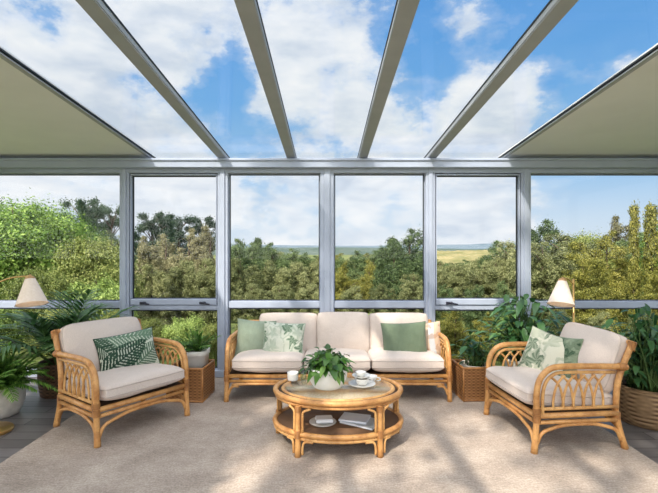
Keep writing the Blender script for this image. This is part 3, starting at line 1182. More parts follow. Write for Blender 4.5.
# leafy plants behind the right armchair
pa = potted('potted_plant', 'tall glossy broad leaved plant in a grey pot behind the floral pillow', (1.95, 4.55, 0.012))
round_pot(pa, 0.14, 0.18, 0.3, M['stone'], 'pot', 0.01)
broad_plant(pa, 140, 0.26, 0.46, 0.3, 0.66, 0.13, 0.062, M['lf_broad'])
pc = potted('potted_plant', 'big leafy plant in a round seagrass basket beside the armchair', (2.62, 3.72, 0))
round_pot(pc, 0.235, 0.255, 0.29, M['seagrass'], 'basket', 0.02, 0.018)
broad_plant(pc, 200, 0.25, 0.34, 0.3, 0.66, 0.115, 0.05, M['lf_broad'], rbase=0.13)
rb = MB()
rb.tube([(0.25 * math.cos(k * PI / 20), 0.25 * math.sin(k * PI / 20), 0.288) for k in range(40)], 0.013, 8, closed=True)
rb.build('basket_rim', M['seagrass'], pc)


# ================================================================ LAMPS
def floor_lamp(label, pole, shade_top, lean, base_r=0.14, hS=0.225):
    """pole foot (x,y); shade hangs from a short arm"""
    r = thing('floor_lamp', label, 'lamp', (pole[0], pole[1], 0))
    MB().lathe([(base_r * 0.98, 0.0), (base_r, 0.008), (base_r, 0.02), (base_r * 0.96, 0.027), (0.02, 0.03), (0.014, 0.05)], 40, cap1=True).build('base', M['brass'], r)
    hz = pole[2]
    t = Vector(shade_top) - Vector((pole[0], pole[1], 0))
    MB().tube([(0, 0, 0.03), (0, 0, hz)], 0.0095, 10).build('pole', M['brass'], r)
    MB().tube([(0, 0, hz - 0.05), (t.x * 0.5, t.y * 0.5, (hz + t.z) / 2 + 0.0), (t.x, t.y, t.z + 0.004)], 0.007, 8, smooth_n=4).build('arm', M['brass'], r)
    mt = Matrix.Translation(t) @ Matrix.Rotation(lean[1], 4, 'Y') @ Matrix.Rotation(lean[0], 4, 'X')
    sh = MB()
    sh.lathe([(0.036, -0.02), (0.108, -hS), (0.112, -hS - 0.003), (0.105, -hS + 0.002), (0.033, -0.022)], 36, cap0=False)
    sh.lathe([(0.034, -0.021), (0.001, -0.020)], 36, cap0=False)
    sh.xform(mt)
    so = sh.build('lamp_shade', M['shade'], r)
    cb = MB().lathe([(0.036, -0.03), (0.037, -0.018), (0.03, -0.004), (0.014, 0.006), (0.006, 0.016)], 24, cap1=True)
    cb.xform(mt)
    cb.build('shade_cap', M['shadewood'], so)
    bb = MB().lathe([(0.001, -0.15), (0.018, -0.143), (0.027, -0.12), (0.02, -0.09), (0.012, -0.07), (0.012, -0.03)], 20, cap0=False)
    bb.xform(mt)
    bo = bb.build('bulb', M['lampbulb'], r)
    return r


m, nt, out = mat_base('lit_bulb')
em = nt.new('ShaderNodeEmission')
em.inputs[0].default_value = (1.0, 0.82, 0.55, 1)
em.inputs[1].default_value = 9.0
nt.link(em.outputs[0], out.inputs[0])
M['lampbulb'] = m
q = at(562.5, 279, 4.0)
floor_lamp('brass floor lamp with cream cone shade behind the cushion of the armchair', (2.155, 4.02, 1.13), q, (math.radians(-14), math.radians(11)), 0.14)
q = at(30, 276.5, 3.55)
floor_lamp('brass floor lamp with cream cone shade over the palm and fern', (-2.56, 3.50, 1.16), q, (math.radians(-12), math.radians(-12)), 0.15, hS=0.215)


# ================================================================ TABLEWARE
def cup(name, label, loc, r, h, mat, handle=True, taper=0.9, rz=0, thick=0.005, cat='cup'):
    o = thing(name, label, cat, loc, rz)
    prof = [(r * taper * 0.8, 0), (r * taper, 0.004)]
    for k in range(1, 6):
        t = k / 5
        prof.append((r * (taper + (1 - taper) * t ** 0.6), h * t))
    prof += [(r - thick, h - 0.001), (r * taper - thick, 0.012), (0.001, 0.010)]
    MB().lathe(prof, 28).build('cup_body', mat, o)
    if handle:
        MB().tube([(r * 0.96, 0, h * 0.8), (r + 0.022, 0, h * 0.78), (r + 0.028, 0, h * 0.5), (r + 0.018, 0, h * 0.28), (r * 0.93, 0, h * 0.22)], 0.0045, 8, smooth_n=4).build('handle', mat, o)
    return o


def plate(name, label, loc, r, cat='plate'):
    o = MB().lathe([(r * 0.55, 0.0), (r * 0.58, 0.004), (r * 0.9, 0.013), (r, 0.018), (r * 0.995, 0.021), (r * 0.88, 0.016), (r * 0.55, 0.008), (0.001, 0.007)], 40).build(name, M['white'])
    o.location = loc
    return tag(o, label, cat)


TT = TH - 0.006
cup('coffee_mug', 'plain white mug on the table glass beside the pothos bowl', (-0.26, 3.50, TT), 0.043, 0.062, M['white'], False, 0.92)
cup('drinking_glass', 'small clear tumbler with greenish tint next to the plain white mug', (-0.18, 3.50, TT), 0.026, 0.07, M['cupglass'], False, 0.9, thick=0.003, cat='glass')
plate('saucer', 'wide white saucer on the table glass under the teacups', (0.255, 3.36, TT), 0.1, 'saucer')
cup('teacup', 'white teacup with handle standing upright on the wide saucer', (0.255, 3.36, TT + 0.008), 0.052, 0.05, M['white'], True, 0.62, 0.3)
plate('saucer', 'smaller white saucer balanced on top of the teacup', (0.25, 3.365, TT + 0.058), 0.068, 'saucer')
cup('teacup', 'topmost white teacup of the little stack on the table', (0.247, 3.365, TT + 0.066), 0.04, 0.035, M['white'], False, 0.62)
cup('teacup', 'low white cup with handle just behind the stacked teacups', (0.335, 3.48, TT), 0.045, 0.04, M['white'], True, 0.6, -0.5)

SZW = TZ + SZ + 0.005
plate('plate', 'round white plate on the lower shelf of the coffee table', (-0.03, 3.22, SZW), 0.095)
b = MB().rbox((-0.06, -0.045, 0.0), (0.06, 0.045, 0.028), 0.006)
o = b.build('folded_napkin', M['paper'])
o.location = (-0.02, 3.23, SZW + 0.017)
o.rotation_euler = (0, 0, math.radians(6))
tag(o, 'folded white cloth napkin lying on the plate', 'napkin')


def book(label, loc, rz, w, d, h, cover):
    o = thing('book', label, 'book', loc, rz)
    b = MB().rbox((-w / 2, -d / 2, 0), (w / 2, d / 2, 0.0025), 0.0008).rbox((-w / 2, -d / 2, h - 0.0025), (w / 2, d / 2, h), 0.0008).rbox((-w / 2 - 0.001, -d / 2, 0), (-w / 2 + 0.003, d / 2, h), 0.0008)
    b.build('cover', cover, o)
    MB().box((-w / 2 + 0.003, -d / 2 + 0.004, 0.0025), (w / 2 - 0.004, d / 2 - 0.004, h - 0.0025)).build('pages', M['paper'], o)


book('thin grey book at the bottom of the pair on the table shelf', (0.245, 3.25, SZW), math.radians(-32), 0.255, 0.18, 0.014, M['cover_grey'])
book('pale glossy book on top of the thin grey book', (0.20, 3.28, SZW + 0.014), math.radians(-18), 0.20, 0.15, 0.014, M['cover_pale'])


# ================================================================ GARDEN AND VALLEY
def gz(Y):
    pts = [(-60, -0.25), (6, -0.3), (12, -1.0), (25, -2.6), (45, -4.6), (90, -7.5), (200, -10), (6000, -10)]
    for (a, za), (b, zb) in zip(pts, pts[1:]):
        if Y <= b:
            return za + (zb - za) * max(0, (Y - a)) / (b - a)
    return -10


m, nt, out = mat_base('meadow_ground')
p = principled(nt, out, 0.95, 0.1)
tc = nt.new('ShaderNodeTexCoord').outputs['Object']
n1 = nt.noise(tc, 0.05, 5, 0.6)
n2 = nt.noise(tc, 3.0, 4, 0.6)
c = nt.ramp(n1, [(0.35, srgb(84, 98, 56)), (0.52, srgb(112, 120, 68)), (0.66, srgb(150, 146, 92))])
nt.link(nt.mix(0.4, c, nt.ramp(n2, [(0.3, (0.4, 0.42, 0.36)), (0.7, (1, 1, 1))]), 'MULTIPLY'), p.inputs['Base Color'])
M['ground'] = m
b = MB()
ys = [-60, 6, 9, 12, 18, 25, 35, 45, 65, 90, 140, 200, 400, 1000, 3000]
vs = []
for Y in ys:
    wd = 60 + max(0, Y) * 1.6
    for k in range(9):
        vs.append(((k / 4 - 1) * wd, Y, gz(Y)))
fs = []
for j in range(len(ys) - 1):
    for k in range(8):
        fs.append((j * 9 + k, j * 9 + k + 1, (j + 1) * 9 + k + 1, (j + 1) * 9 + k))
b.add(vs, fs)
o = b.build('meadow', M['ground'])
tag(o, None, None, None, 'structure')


def ridge(name, label, Y, x0, x1, prof, mat, depth, seed):
    """hill with real depth: front slope, crest and back slope"""
    n = 160
    b = MB()
    vs = []
    rows = 7
    for r in range(rows):
        t = r / (rows - 1)
        y = Y + (t - 0.5) * depth
        e = math.sin(PI * t)
        for i in range(n + 1):
            s = i / n
            x = x0 + (x1 - x0) * s
            hgt = prof(s) + (noise.noise(Vector((s * 40, seed, t * 3))) * 0.12 + noise.noise(Vector((s * 140, seed, t * 8))) * 0.05) * max(4, abs(prof(s)))
            vs.append((x, y, -12 + max(0, hgt + 12) * e))
    fs = []
    for r in range(rows - 1):
        for i in range(n):
            fs.append((r * (n + 1) + i, r * (n + 1) + i + 1, (r + 1) * (n + 1) + i + 1, (r + 1) * (n + 1) + i))
    b.add(vs, fs)
    o = b.build(name, mat)
    return tag(o, label, 'hill')


M['hill_far'] = simple('far_hill_haze_tint', srgb(112, 124, 132), srgb(98, 112, 120), 1, 0, scale=0.01)  # bluish distance haze put into the forested hill's colour
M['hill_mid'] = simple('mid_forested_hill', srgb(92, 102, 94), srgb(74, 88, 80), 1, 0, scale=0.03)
M['field'] = simple('dry_field', srgb(150, 138, 100), srgb(112, 112, 74), 1, 0, scale=0.12)
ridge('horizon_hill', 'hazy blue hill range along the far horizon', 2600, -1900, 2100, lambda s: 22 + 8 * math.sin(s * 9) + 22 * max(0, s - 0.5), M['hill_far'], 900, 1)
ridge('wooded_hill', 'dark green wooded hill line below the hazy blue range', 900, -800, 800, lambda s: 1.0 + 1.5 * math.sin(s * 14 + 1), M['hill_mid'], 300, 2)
ridge('dry_field', 'pale golden hillside field beyond the trees, seen in one pane', 240, 48, 115, lambda s: 0.2 - 1.0 * abs(s - 0.5), M['field'], 150, 3)


def cards(cent, nrm, size, asp=1.6, jit=0.6):
    """N leaf-shaped quads"""
    N = len(cent)
    nrm = nrm + rng.normal(0, jit, (N, 3))
    nrm /= np.linalg.norm(nrm, axis=1, keepdims=True) + 1e-9
    t = rng.normal(0, 1, (N, 3))
    t -= nrm * (t * nrm).sum(1, keepdims=True)
    t /= np.linalg.norm(t, axis=1, keepdims=True) + 1e-9
    bi = np.cross(nrm, t)
    s = size * rng.uniform(0.6, 1.3, (N, 1))
    v = np.stack([cent - t * s * asp / 2, cent + bi * s / 2 + nrm * s * 0.12, cent + t * s * asp / 2, cent - bi * s / 2 + nrm * s * 0.12], 1)
    return v.reshape(-1, 3)


def mesh_quads(name, v, mat):
    N = len(v) // 4
    me = bpy.data.meshes.new(name)
    me.vertices.add(len(v))
    me.vertices.foreach_set('co', v.astype(np.float32).ravel())
    me.loops.add(len(v))
    me.loops.foreach_set('vertex_index', np.arange(len(v), dtype=np.int32))
    me.polygons.add(N)
    me.polygons.foreach_set('loop_start', np.arange(0, len(v), 4, dtype=np.int32))
    me.polygons.foreach_set('loop_total', np.full(N, 4, np.int32))
    me.materials.append(mat)
    me.update(calc_edges=True)
    me.validate()
    return me


def crown_pts(nclump, per, shape, clump_r, zsq=0.75):
    """leaf centres grouped in clumps; shape() gives a clump centre inside a unit tree (height 1)"""
    C, Nn = [], []
    for _ in range(nclump):
        c, out_ = shape()
        r = clump_r * random.uniform(0.45, 1.5)
        d = rng.normal(0, 1, (per, 3))
        d /= np.linalg.norm(d, axis=1, keepdims=True)
        rad = r * np.abs(rng.normal(0.75, 0.42, (per, 1)))
        q = d * rad
        q[:, 2] *= zsq
        C.append(np.array(c) + q)
        Nn.append(d * 0.8 + np.array(out_) * 0.5 + np.array([0, 0, 0.45]))
    return np.concatenate(C), np.concatenate(Nn)


def sh_round(rx, z0, z1):
    def f():
        while True:
            p = Vector((random.uniform(-1, 1), random.uniform(-1, 1), random.uniform(-1, 1)))
            if 0.45 < p.length < 1.0:
                break
        z = (z0 + z1) / 2 + p.z * (z1 - z0) / 2
        return (p.x * rx, p.y * rx, z), tuple(p.normalized())
    return f


def sh_cone(rx, z0, pw=0.8):
    def f():
        t = random.random() ** 0.75
        a = random.uniform(0, 2 * PI)
        r = rx * (1 - t) ** pw * random.uniform(0.5, 1.0)
        return (r * math.cos(a), r * math.sin(a), z0 + (0.96 - z0) * t), (math.cos(a), math.sin(a), 0.3)
    return f


def sh_col(rx, z0):
    def f():
        t = random.random()
        a = random.uniform(0, 2 * PI)
        r = rx * (math.sin(PI * (0.12 + 0.8 * t)) ** 0.5) * random.uniform(0.5, 1.0)
        return (r * math.cos(a), r * math.sin(a), z0 + (0.97 - z0) * t), (math.cos(a), math.sin(a), 0.2)
    return f


def sh_lobes(n, spread, rl, z0, seed):
    """several upright lobes of unequal height sharing one base"""
    rd = random.Random(seed)
    L = []
    for i in range(n):
        a = i * 2.4 + rd.uniform(-.5, .5)
        q = spread * math.sqrt((i + 0.3) / n)
        L.append((q * math.cos(a), q * math.sin(a), rl * rd.uniform(0.75, 1.25), rd.uniform(0.6, 0.9) if i else 0.95))

    def f():
        x, y, r, top = random.choice(L)
        t = random.random() ** 0.85
        a = random.uniform(0, 2 * PI)
        rr = r * (math.sin(PI * (0.18 + 0.8 * t)) ** 0.6) * random.uniform(0.5, 1.05)
        return (x + rr * math.cos(a), y + rr * math.sin(a), z0 + (top - z0) * t), (math.cos(a), math.sin(a), 0.25)
    return f


def sh_pine(tiers):
    pts = []
    for t in tiers:
        for k in range(random.randint(3, 5)):
            a = random.uniform(0, 2 * PI)
            r = random.uniform(0.1, 0.30) * (1.15 - 0.6 * (t - 0.4))
            pts.append((r * math.cos(a), r * math.sin(a), t + random.uniform(-0.02, 0.03)))

    def f():
        p = random.choice(pts)
        return (p[0] + random.gauss(0, .02), p[1] + random.gauss(0, .02), p[2] + random.gauss(0, .008)), (p[0] * 2, p[1] * 2, 0.6)
    return f, pts


def trunk_mb(h, r, branches, top=0.9):
    b = MB()
    b.tube([(0, 0, 0), (0.01, 0.008, h * 0.4), (-0.006, 0.01, h * 0.75), (0, 0, h * top)], [r, r * 0.75, r * 0.45, r * 0.12], 7, smooth_n=3)
    for (x, y, z) in branches:
        zb = max(0.15, z - 0.08 - 0.35 * math.hypot(x, y))
        b.tube([(0, 0, zb), (x * 0.5, y * 0.5, zb + (z - zb) * 0.6), (x, y, z)], [r * 0.4, r * 0.1], 5, smooth_n=2)
    return b


PROTO = {}


def proto(kind, mat, nclump, per, shape, clump_r, leaf, jit=0.6, zsq=0.75, branches=(), tr=0.022, asp=1.6):
    c, nn = crown_pts(nclump, per, shape, clump_r, zsq)
    if len(branches):
        br_ = branches
    else:
        br_ = [shape()[0] for _ in range(10)]
    me = mesh_quads(kind + '_crown', cards(c, nn, leaf, asp, jit), M[mat])
    tm = trunk_mb(1.0, tr, br_)
    PROTO[kind] = (me, tm)


proto('broad', 't_bright', 260, 360, sh_round(0.46, 0.22, 0.93), 0.085, 0.012)
proto('bush', 't_yellow', 200, 300, sh_round(0.50, 0.10, 0.92), 0.09, 0.014)
proto('shrub', 't_shrub', 150, 240, sh_round(0.52, 0.08, 0.92), 0.11, 0.022)
proto('olive', 't_olive', 330, 230, sh_lobes(8, 0.26, 0.11, 0.05, 3), 0.042, 0.011)
proto('scrub', 't_brown', 280, 200, sh_lobes(7, 0.22, 0.085, 0.06, 4), 0.04, 0.011)
proto('gold', 't_gold', 380, 250, sh_lobes(9, 0.30, 0.16, 0.05, 6), 0.05, 0.010)
proto('dark', 't_dark', 280, 220, sh_lobes(6, 0.22, 0.14, 0.1, 8), 0.055, 0.012)
proto('spire', 't_dark', 110, 120, sh_cone(0.2, 0.08, 0.9), 0.06, 0.02)
proto('column', 't_gold', 130, 150, sh_col(0.075, 0.04), 0.045, 0.013)
random.seed(21)
fpi, ppts = sh_pine([0.40, 0.48, 0.55, 0.61, 0.67, 0.73, 0.79, 0.85, 0.9, 0.95])
proto('pine', 't_pine', 150, 110, fpi, 0.045, 0.011, 0.9, 0.7, ppts, 0.018, 2.2)
random.seed(5)

_first = {}


def tree(kind, name, u, v, Y, width, label, group=None, cat='tree'):
    """u,v: where the top stands in the view; Y distance; width: crown width relative to its proto"""
    if kind in ('olive', 'scrub', 'gold', 'dark') and Y > 20 and v > 240:
        v -= 6 if Y < 50 else 3
    topp = at(u, v, Y)
    g = gz(Y) - 0.1
    h = topp.z - g
    if kind in _first:
        src = _first[kind]
        o = src.copy()
        COL.objects.link(o)
        for ch in src.children:
            c = ch.copy()
            COL.objects.link(c)
            c.parent = o
    else:
        o = bpy.data.objects.new(name, None)
        COL.objects.link(o)
        me, tm = PROTO[kind]
        c = bpy.data.objects.new('crown', me)
        COL.objects.link(c)
        c.parent = o
        tm.build('trunk', M['bark'], o)
        _first[kind] = o
    o.name = name
    o.location = (topp.x, Y, g)
    o.scale = (h * width, h * width, h / 0.97)
    o.rotation_euler = (0, 0, random.uniform(0, 2 * PI))
    for kk in ('label', 'category', 'group'):
        if kk in o:
            del o[kk]
    tag(o, label, cat, group)
    return o


# left pane
tree('broad', 'broadleaf_tree', 12, 196, 13, 1.05, 'big bright green leafy tree filling the first pane above the lamp shade')
tree('broad', 'broadleaf_tree', 58, 212, 16, 0.8, 'bright green tree between the biggest one and the dark pines')
tree('bush', 'yellow_green_bush', 92, 236, 12.5, 0.8, 'yellow green bushy tree before the pines in the first pane')
tree('bush', 'yellow_green_bush', 40, 268, 9.5, 0.8, 'low yellow green bush just outside, behind the cone lamp shade')
tree('shrub', 'leafy_shrub', 96, 272, 9.5, 0.8, 'darker leafy shrub under the yellow green bushy tree')
tree('broad', 'broadleaf_tree', -45, 185, 15, 0.9, 'bright green tree cut by the edge of the first pane')
PG = 'pines on the ridge at the left'
tree('pine', 'pine_tree', 82, 203, 36, 0.85, 'tall dark pine with open crown, tallest in the first pane')
tree('pine', 'pine_tree', 112, 209, 47, 0.8, 'dark open pine partly behind the post between first two panes')
tree('pine', 'pine_tree', 152, 216, 54, 0.9, 'dark open pine rising at the near side of the second pane')
tree('pine', 'pine_tree', 178, 218, 63, 1.0, 'dark open pine in the middle of the second pane')
tree('pine', 'pine_tree', 203, 220, 72, 0.9, 'dark open pine at the centre post side of the second pane')
# second pane: brown and olive scrub in front of the pines
LB = 'brownish scrubby tree in the second pane in front of the dark pines'
for (u, v, Y) in ((140, 236, 24), (166, 234, 26), (190, 228, 25), (210, 226, 24), (152, 262, 17), (182, 258, 18), (206, 256, 17)):
    tree('scrub' if Y > 20 else 'olive', 'scrubby_tree', u, v, Y, 0.85, 'brownish scrubby tree in the second pane in front of the dark pines' if Y > 20 else 'greyish olive tree in the second pane below the brownish scrub',
         'brown scrub trees in the second pane' if Y > 20 else 'olive trees low in the second pane')
# third pane
for (u, v, Y) in ((236, 244, 40), (252, 248, 46), (272, 248, 42), (290, 254, 48), (306, 258, 44)):
    tree('dark', 'evergreen_tree', u, v, Y, 1.0, 'dark green tree on the skyline of the third pane', 'skyline trees in the third pane')
tree('spire', 'conifer_tree', 257.5, 240, 60, 0.7, 'slender pointed conifer poking above the skyline of the third pane')
for (u, v, Y) in ((240, 262, 23), (266, 264, 25), (292, 266, 23), (314, 264, 24), (252, 282, 16), (280, 284, 15.5), (308, 282, 16)):
    tree('olive', 'olive_tree', u, v, Y, 1.0, 'olive toned bushy tree on the wooded slope in the third pane', 'slope trees in the third pane')
# fourth pane
for (u, v, Y) in ((340, 262, 42), (356, 256, 46), (374, 256, 44), (390, 250, 40)):
    tree('dark', 'evergreen_tree', u, v, Y, 1.0, 'dark green tree on the low skyline of the fourth pane', 'skyline trees in the fourth pane')
for (u, v, Y) in ((344, 268, 23), (370, 266, 24), (352, 284, 16), (382, 282, 15.5)):
    tree('gold' if Y > 20 else 'olive', 'bushy_tree', u, v, Y, 0.9, 'golden olive bushy tree on the slope in the fourth pane' if Y > 20 else 'low greyish olive tree in the fourth pane above the sofa cushions',
         'golden slope trees in the fourth pane' if Y > 20 else 'low olive trees in the fourth pane')
tree('dark', 'broadleaf_tree', 410, 228, 26, 0.95, 'tall dark rounded tree rising highest in the fourth pane')
tree('dark', 'broadleaf_tree', 394, 246, 22, 0.8, 'medium dark tree just before the tallest one in the fourth pane')
tree('olive', 'olive_tree', 414, 272, 17, 1.1, 'olive bush low beside the post at the end of the fourth pane')
# fifth pane
for (u, v, Y) in ((440, 264, 30), (455, 268, 26), (470, 267, 28), (485, 266, 27), (496, 264, 30)):
    tree('olive', 'olive_tree', u, v, Y, 1.1, 'olive green tree below the golden field in the fifth pane', 'trees below the golden field')
for (u, v, Y) in ((446, 284, 16), (476, 284, 15.5), (504, 280, 16)):
    tree('dark', 'leafy_tree', u, v, Y, 0.9, 'low dark leafy tree in the fifth pane above the window latches', 'low dark trees in the fifth pane')
tree('olive', 'scrubby_tree', 512, 238, 27, 0.8, 'pale brownish tree at the far post of the fifth pane')
tree('dark', 'evergreen_tree', 497, 246, 48, 1.0, 'small dark tree behind the pale brownish tree')
# sixth pane
tree('dark', 'evergreen_tree', 546, 219, 34, 0.9, 'dark green tree standing tallest at the post of the sixth pane')
tree('olive', 'olive_tree', 542, 240, 20, 1.1, 'greyish olive tree behind the lamp in the sixth pane')
tree('olive', 'olive_tree', 566, 230, 22, 1.1, 'tall greyish olive tree above the lamp shade of the sixth pane')
tree('bush', 'yellow_green_bush', 584, 233, 30, 0.8, 'bright yellow green tree crown between the olive and golden trees')
tree('gold', 'golden_tree', 606, 231, 17, 0.9, 'broad rounded golden olive tree, largest in the sixth pane')
tree('gold', 'golden_tree', 584, 250, 14, 0.8, 'lower golden olive tree beside the broad rounded one')
tree('gold', 'golden_tree', 668, 252, 12, 0.8, 'golden olive tree at the outer edge of the sixth pane')
tree('column', 'columnar_tree', 634, 206, 15, 0.42, 'slim upright columnar tree nearer the broad rounded golden tree')
tree('column', 'columnar_tree', 651, 206, 14.6, 0.55, 'thicker columnar tree nearest the outer edge of the sixth pane')
tree('broad', 'broadleaf_tree', 690, 215, 18, 0.8, 'bright green tree beyond the columnar trees')
tree('scrub', 'thin_crowned_tree', 612, 216, 52, 0.8, 'pale thin crowned tree behind the broad golden tree')
tree('dark', 'evergreen_tree', 640, 232, 46, 1.2, 'dark green tree behind the two columnar trees')
# distant tree row closing the valley
for i, (u, v) in enumerate(((232, 250), (246, 252), (261, 250), (275, 253), (288, 256), (301, 258), (314, 258))):
    tree('olive' if i % 2 else 'dark', 'valley_tree', u, v, 66 + 7 * (i % 3), 1.25, 'far olive tree on the valley floor seen through the third pane' if i % 2 else 'far dark tree on the valley floor seen through the third pane', 'far olive trees in the third pane' if i % 2 else 'far dark trees in the third pane')
for i, (u, v) in enumerate(((338, 256), (351, 257), (364, 256), (377, 255), (390, 252))):
    tree('olive' if i % 2 else 'gold', 'valley_tree', u, v, 64 + 7 * (i % 3), 1.25, 'far olive tree on the valley floor seen through the fourth pane' if i % 2 else 'far golden tree on the valley floor seen through the fourth pane', 'far olive trees in the fourth pane' if i % 2 else 'far golden trees in the fourth pane')
for i, (u, v) in enumerate(((437, 262), (450, 264), (463, 262), (476, 261), (489, 258))):
    tree('olive' if i % 2 else 'dark', 'valley_tree', u, v, 58 + 7 * (i % 3), 1.25, 'far olive tree edging the golden field in the fifth pane' if i % 2 else 'far dark tree edging the golden field in the fifth pane', 'far olive trees in the fifth pane' if i % 2 else 'far dark trees in the fifth pane')
# low shrubs outside the lower panes
for i, (u, v, k) in enumerate(((-5, 300, 'shrub'), (60, 305, 'bush'), (118, 306, 'bush'), (150, 318, 'bush'), (185, 312, 'shrub'), (215, 322, 'bush'), (250, 318, 'bush'), (290, 312, 'shrub'), (335, 316, 'shrub'), (380, 312, 'shrub'),
                               (425, 316, 'shrub'), (455, 308, 'gold'), (490, 312, 'gold'), (520, 308, 'shrub'), (560, 306, 'olive'), (600, 309, 'olive'), (645, 309, 'olive'), (700, 300, 'shrub'))):
    lab = {'shrub': 'low dark leafy shrub growing against the lower window panes', 'bush': 'low yellow green bush growing against the lower window panes', 'gold': 'low golden bush outside the lower fifth pane', 'olive': 'low olive bush outside the lower sixth pane'}[k]
    tree(k, 'garden_shrub', u, v, random.uniform(6.9, 8.2), 0.85 if k == 'gold' else 0.72, lab, {'shrub': 'dark shrubs at the glass', 'bush': 'yellow green bushes at the glass', 'gold': 'golden bushes at the glass', 'olive': 'olive bushes at the glass'}[k], 'shrub')
# further rows closing the valley side, mostly hidden
# tree in the garden behind the room that dapples the rug
SUN = Vector((-0.40, -0.72, 0.86)).normalized()
c_, n_ = crown_pts(75, 62, sh_round(0.46, 0.22, 0.93), 0.075)
gt = bpy.data.objects.new('garden_tree', None)
COL.objects.link(gt)
c_ = bpy.data.objects.new('crown', mesh_quads('garden_crown', cards(c_, n_, 0.02), M['t_bright']))
COL.objects.link(c_)
c_.parent = gt
trunk_mb(1.0, 0.02, [sh_round(0.4, 0.3, 0.9)()[0] for _ in range(12)]).build('trunk', M['bark'], gt)
ctr = Vector((0.35, 3.7, 0)) + SUN * 9.0
gt.location = (ctr.x, ctr.y, -0.3)
gt.scale = (6.2, 6.2, 10.6)
gt.rotation_euler = (0, 0, 1.0)
for kk in ('label', 'category', 'group'):
    if kk in gt:
        del gt[kk]
tag(gt, 'tall garden tree standing behind the room, shading the rug', 'tree')

# ================================================================ LIGHT
sun = bpy.data.lights.new('sun', 'SUN')
sun.energy = 6.0
sun.angle = math.radians(1.2)
sun.color = (1.0, 0.92, 0.80)
so = bpy.data.objects.new('sun', sun)
COL.objects.link(so)
so.rotation_euler = SUN.to_track_quat('Z', 'Y').to_euler()

w = bpy.data.worlds.new('sky')
SC.world = w
w.use_nodes = True
nt = NT(w.node_tree)
nt.n.clear()
wo = nt.new('ShaderNodeOutputWorld')
bg = nt.new('ShaderNodeBackground')
nt.link(bg.outputs[0], wo.inputs[0])
dirv = nt.new('ShaderNodeTexCoord').outputs['Generated']
sep = nt.new('ShaderNodeSeparateXYZ')
nt.link(dirv, sep.inputs[0])
z = nt.math('MAXIMUM', sep.outputs[2], 0.0)
base = nt.ramp(z, [(0.0, srgb(218, 230, 242)), (0.06, srgb(200, 222, 242)), (0.15, srgb(150, 198, 240)), (0.3, srgb(104, 172, 234)), (0.5, srgb(74, 150, 222))])
mp = nt.new('ShaderNodeMapping')
mp.inputs['Scale'].default_value = (1, 1, 1.7)
mp.inputs['Location'].default_value = (3.1, 1.7, 0.4)
nt.link(dirv, mp.inputs[0])
nz = nt.noise(mp.outputs[0], 7.0, 10, 0.6)
dens = nz


def blob(u, v, s, wgt):
    global dens
    d0 = Vector(((u - CX) / F, 1, (CY - v) / F)).normalized()
    vm = nt.new('ShaderNodeVectorMath', operation='DISTANCE')
    nt.link(dirv, vm.inputs[0])
    vm.inputs[1].default_value = d0
    a = nt.math('MULTIPLY', vm.outputs['Value'], F / s)
    e = nt.math('EXPONENT', nt.math('MULTIPLY', nt.math('MULTIPLY', a, a), -0.5))
    dens = nt.math('MULTIPLY_ADD', e, wgt, dens)


for a in ((110, 45, 60, .05), (128, 96, 16, -.12), (60, 70, 40, .08), (25, 105, 40, .05), (320, 80, 45, .10), (295, 20, 45, .08), (395, 120, 45, .16), (528, 88, 40, .30), (490, 105, 22, .2), (465, 20, 18, .3), (350, 45, 13, .22), (170, 110, 35, .08), (620, 72, 18, .36), (270, 205, 40, .10),
          (390, 205, 40, .12), (478, 203, 30, .18), (60, 190, 80, .16), (450, 140, 35, .10), (180, 190, 40, .10), (150, 20, 60, .10), (240, 30, 40, .08), (385, 20, 25, .1), (270, 95, 18, .12),
          (480, 20, 60, -.22), (600, 115, 38, -.18), (625, 20, 55, -.22), (232, 82, 24, -.22), (205, 105, 20, -.1), (45, 22, 16, -.16), (342, 50, 14, -.16), (600, 200, 45, -.10), (302, 118, 16, -.14),
          (250, 118, 22, -.18), (440, 60, 30, -.16), (205, 75, 14, -.1), (440, 190, 16, -.05), (370, 45, 12, -.14)):
    blob(*a)
# low cloud bank near the horizon
dens = nt.math('ADD', dens, nt.math('MULTIPLY', nt.math('SUBTRACT', 0.16, nt.math('MINIMUM', z, 0.16)), 0.15))
cl = nt.ramp(dens, [(0.40, (0.06,) * 3), (0.50, (0.25,) * 3), (0.58, (0.8,) * 3), (0.68, (1, 1, 1))])
mp2 = nt.new('ShaderNodeMapping')
mp2.inputs['Scale'].default_value = (1, 1, 2.6)
mp2.inputs['Location'].default_value = (0.3, 4.2, 1.4)
nt.link(dirv, mp2.inputs[0])
nz2 = nt.noise(mp2.outputs[0], 7, 6, 0.55)
ccol = nt.ramp(nz2, [(0.32, srgb(206, 218, 234)), (0.5, srgb(234, 240, 248)), (0.68, srgb(252, 253, 255))])
sky = nt.mix(cl, base, ccol)
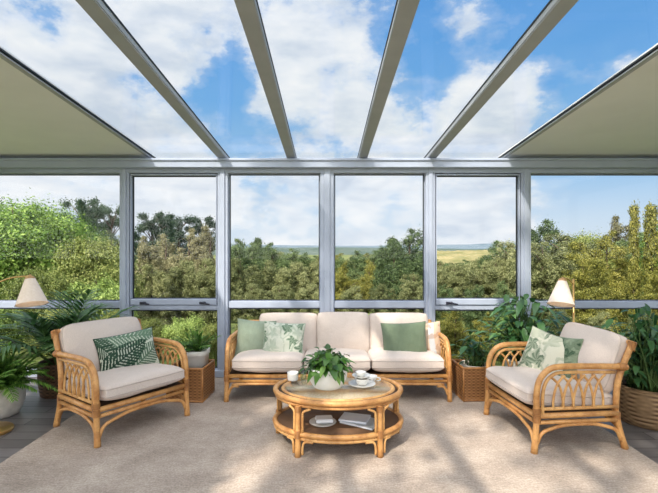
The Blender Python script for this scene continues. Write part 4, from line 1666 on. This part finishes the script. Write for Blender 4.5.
# unseen sky around the sun, brightened and warmed as added light for the room
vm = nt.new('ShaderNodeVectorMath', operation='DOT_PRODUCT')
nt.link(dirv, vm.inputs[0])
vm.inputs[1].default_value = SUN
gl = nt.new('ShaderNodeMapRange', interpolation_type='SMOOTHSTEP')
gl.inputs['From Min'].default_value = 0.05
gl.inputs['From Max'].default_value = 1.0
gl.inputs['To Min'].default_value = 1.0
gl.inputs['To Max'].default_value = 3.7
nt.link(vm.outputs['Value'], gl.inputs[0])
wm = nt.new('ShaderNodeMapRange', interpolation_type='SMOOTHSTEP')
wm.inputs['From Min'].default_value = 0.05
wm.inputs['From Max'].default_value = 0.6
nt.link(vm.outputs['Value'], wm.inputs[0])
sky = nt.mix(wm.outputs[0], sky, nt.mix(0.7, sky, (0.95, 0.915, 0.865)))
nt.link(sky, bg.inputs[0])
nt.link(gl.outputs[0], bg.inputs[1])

GROUPS = {'rattan_armchair': 'rattan armchairs', 'throw_pillow': 'throw pillows', 'wicker_basket': 'square wicker baskets', 'floor_lamp': 'brass floor lamps',
          'book': 'books on the table shelf', 'teacup': 'white teacups', 'saucer': 'white saucers', 'potted_fern': 'potted ferns', 'potted_plant': 'broad leaved pot plants', 'pine_tree': 'pines on the ridge'}
for o in SC.objects:
    g_ = GROUPS.get(o.name.split('.')[0])
    if o.parent is None and g_ and 'group' not in o:
        o['group'] = g_

# ================================================================ CAMERA
cam = bpy.data.cameras.new('camera')
co = bpy.data.objects.new('camera', cam)
COL.objects.link(co)
co.location = (0, 0, CAMZ)
co.rotation_euler = (PI / 2, 0, 0)
cam.sensor_fit = 'HORIZONTAL'
cam.sensor_width = 36.0
cam.lens = F / 658 * 36.0
cam.shift_x = (329 - CX) / 658
cam.shift_y = (CY - 246.5) / 658
cam.clip_end = 6000
SC.camera = co

SC.view_settings.view_transform = 'Standard'
SC.view_settings.look = 'None'
SC.view_settings.gamma = 1
SC.view_settings.use_curve_mapping = False
SC.view_settings.exposure = 0.0
SC.cycles.max_bounces = 10
SC.cycles.transparent_max_bounces = 24
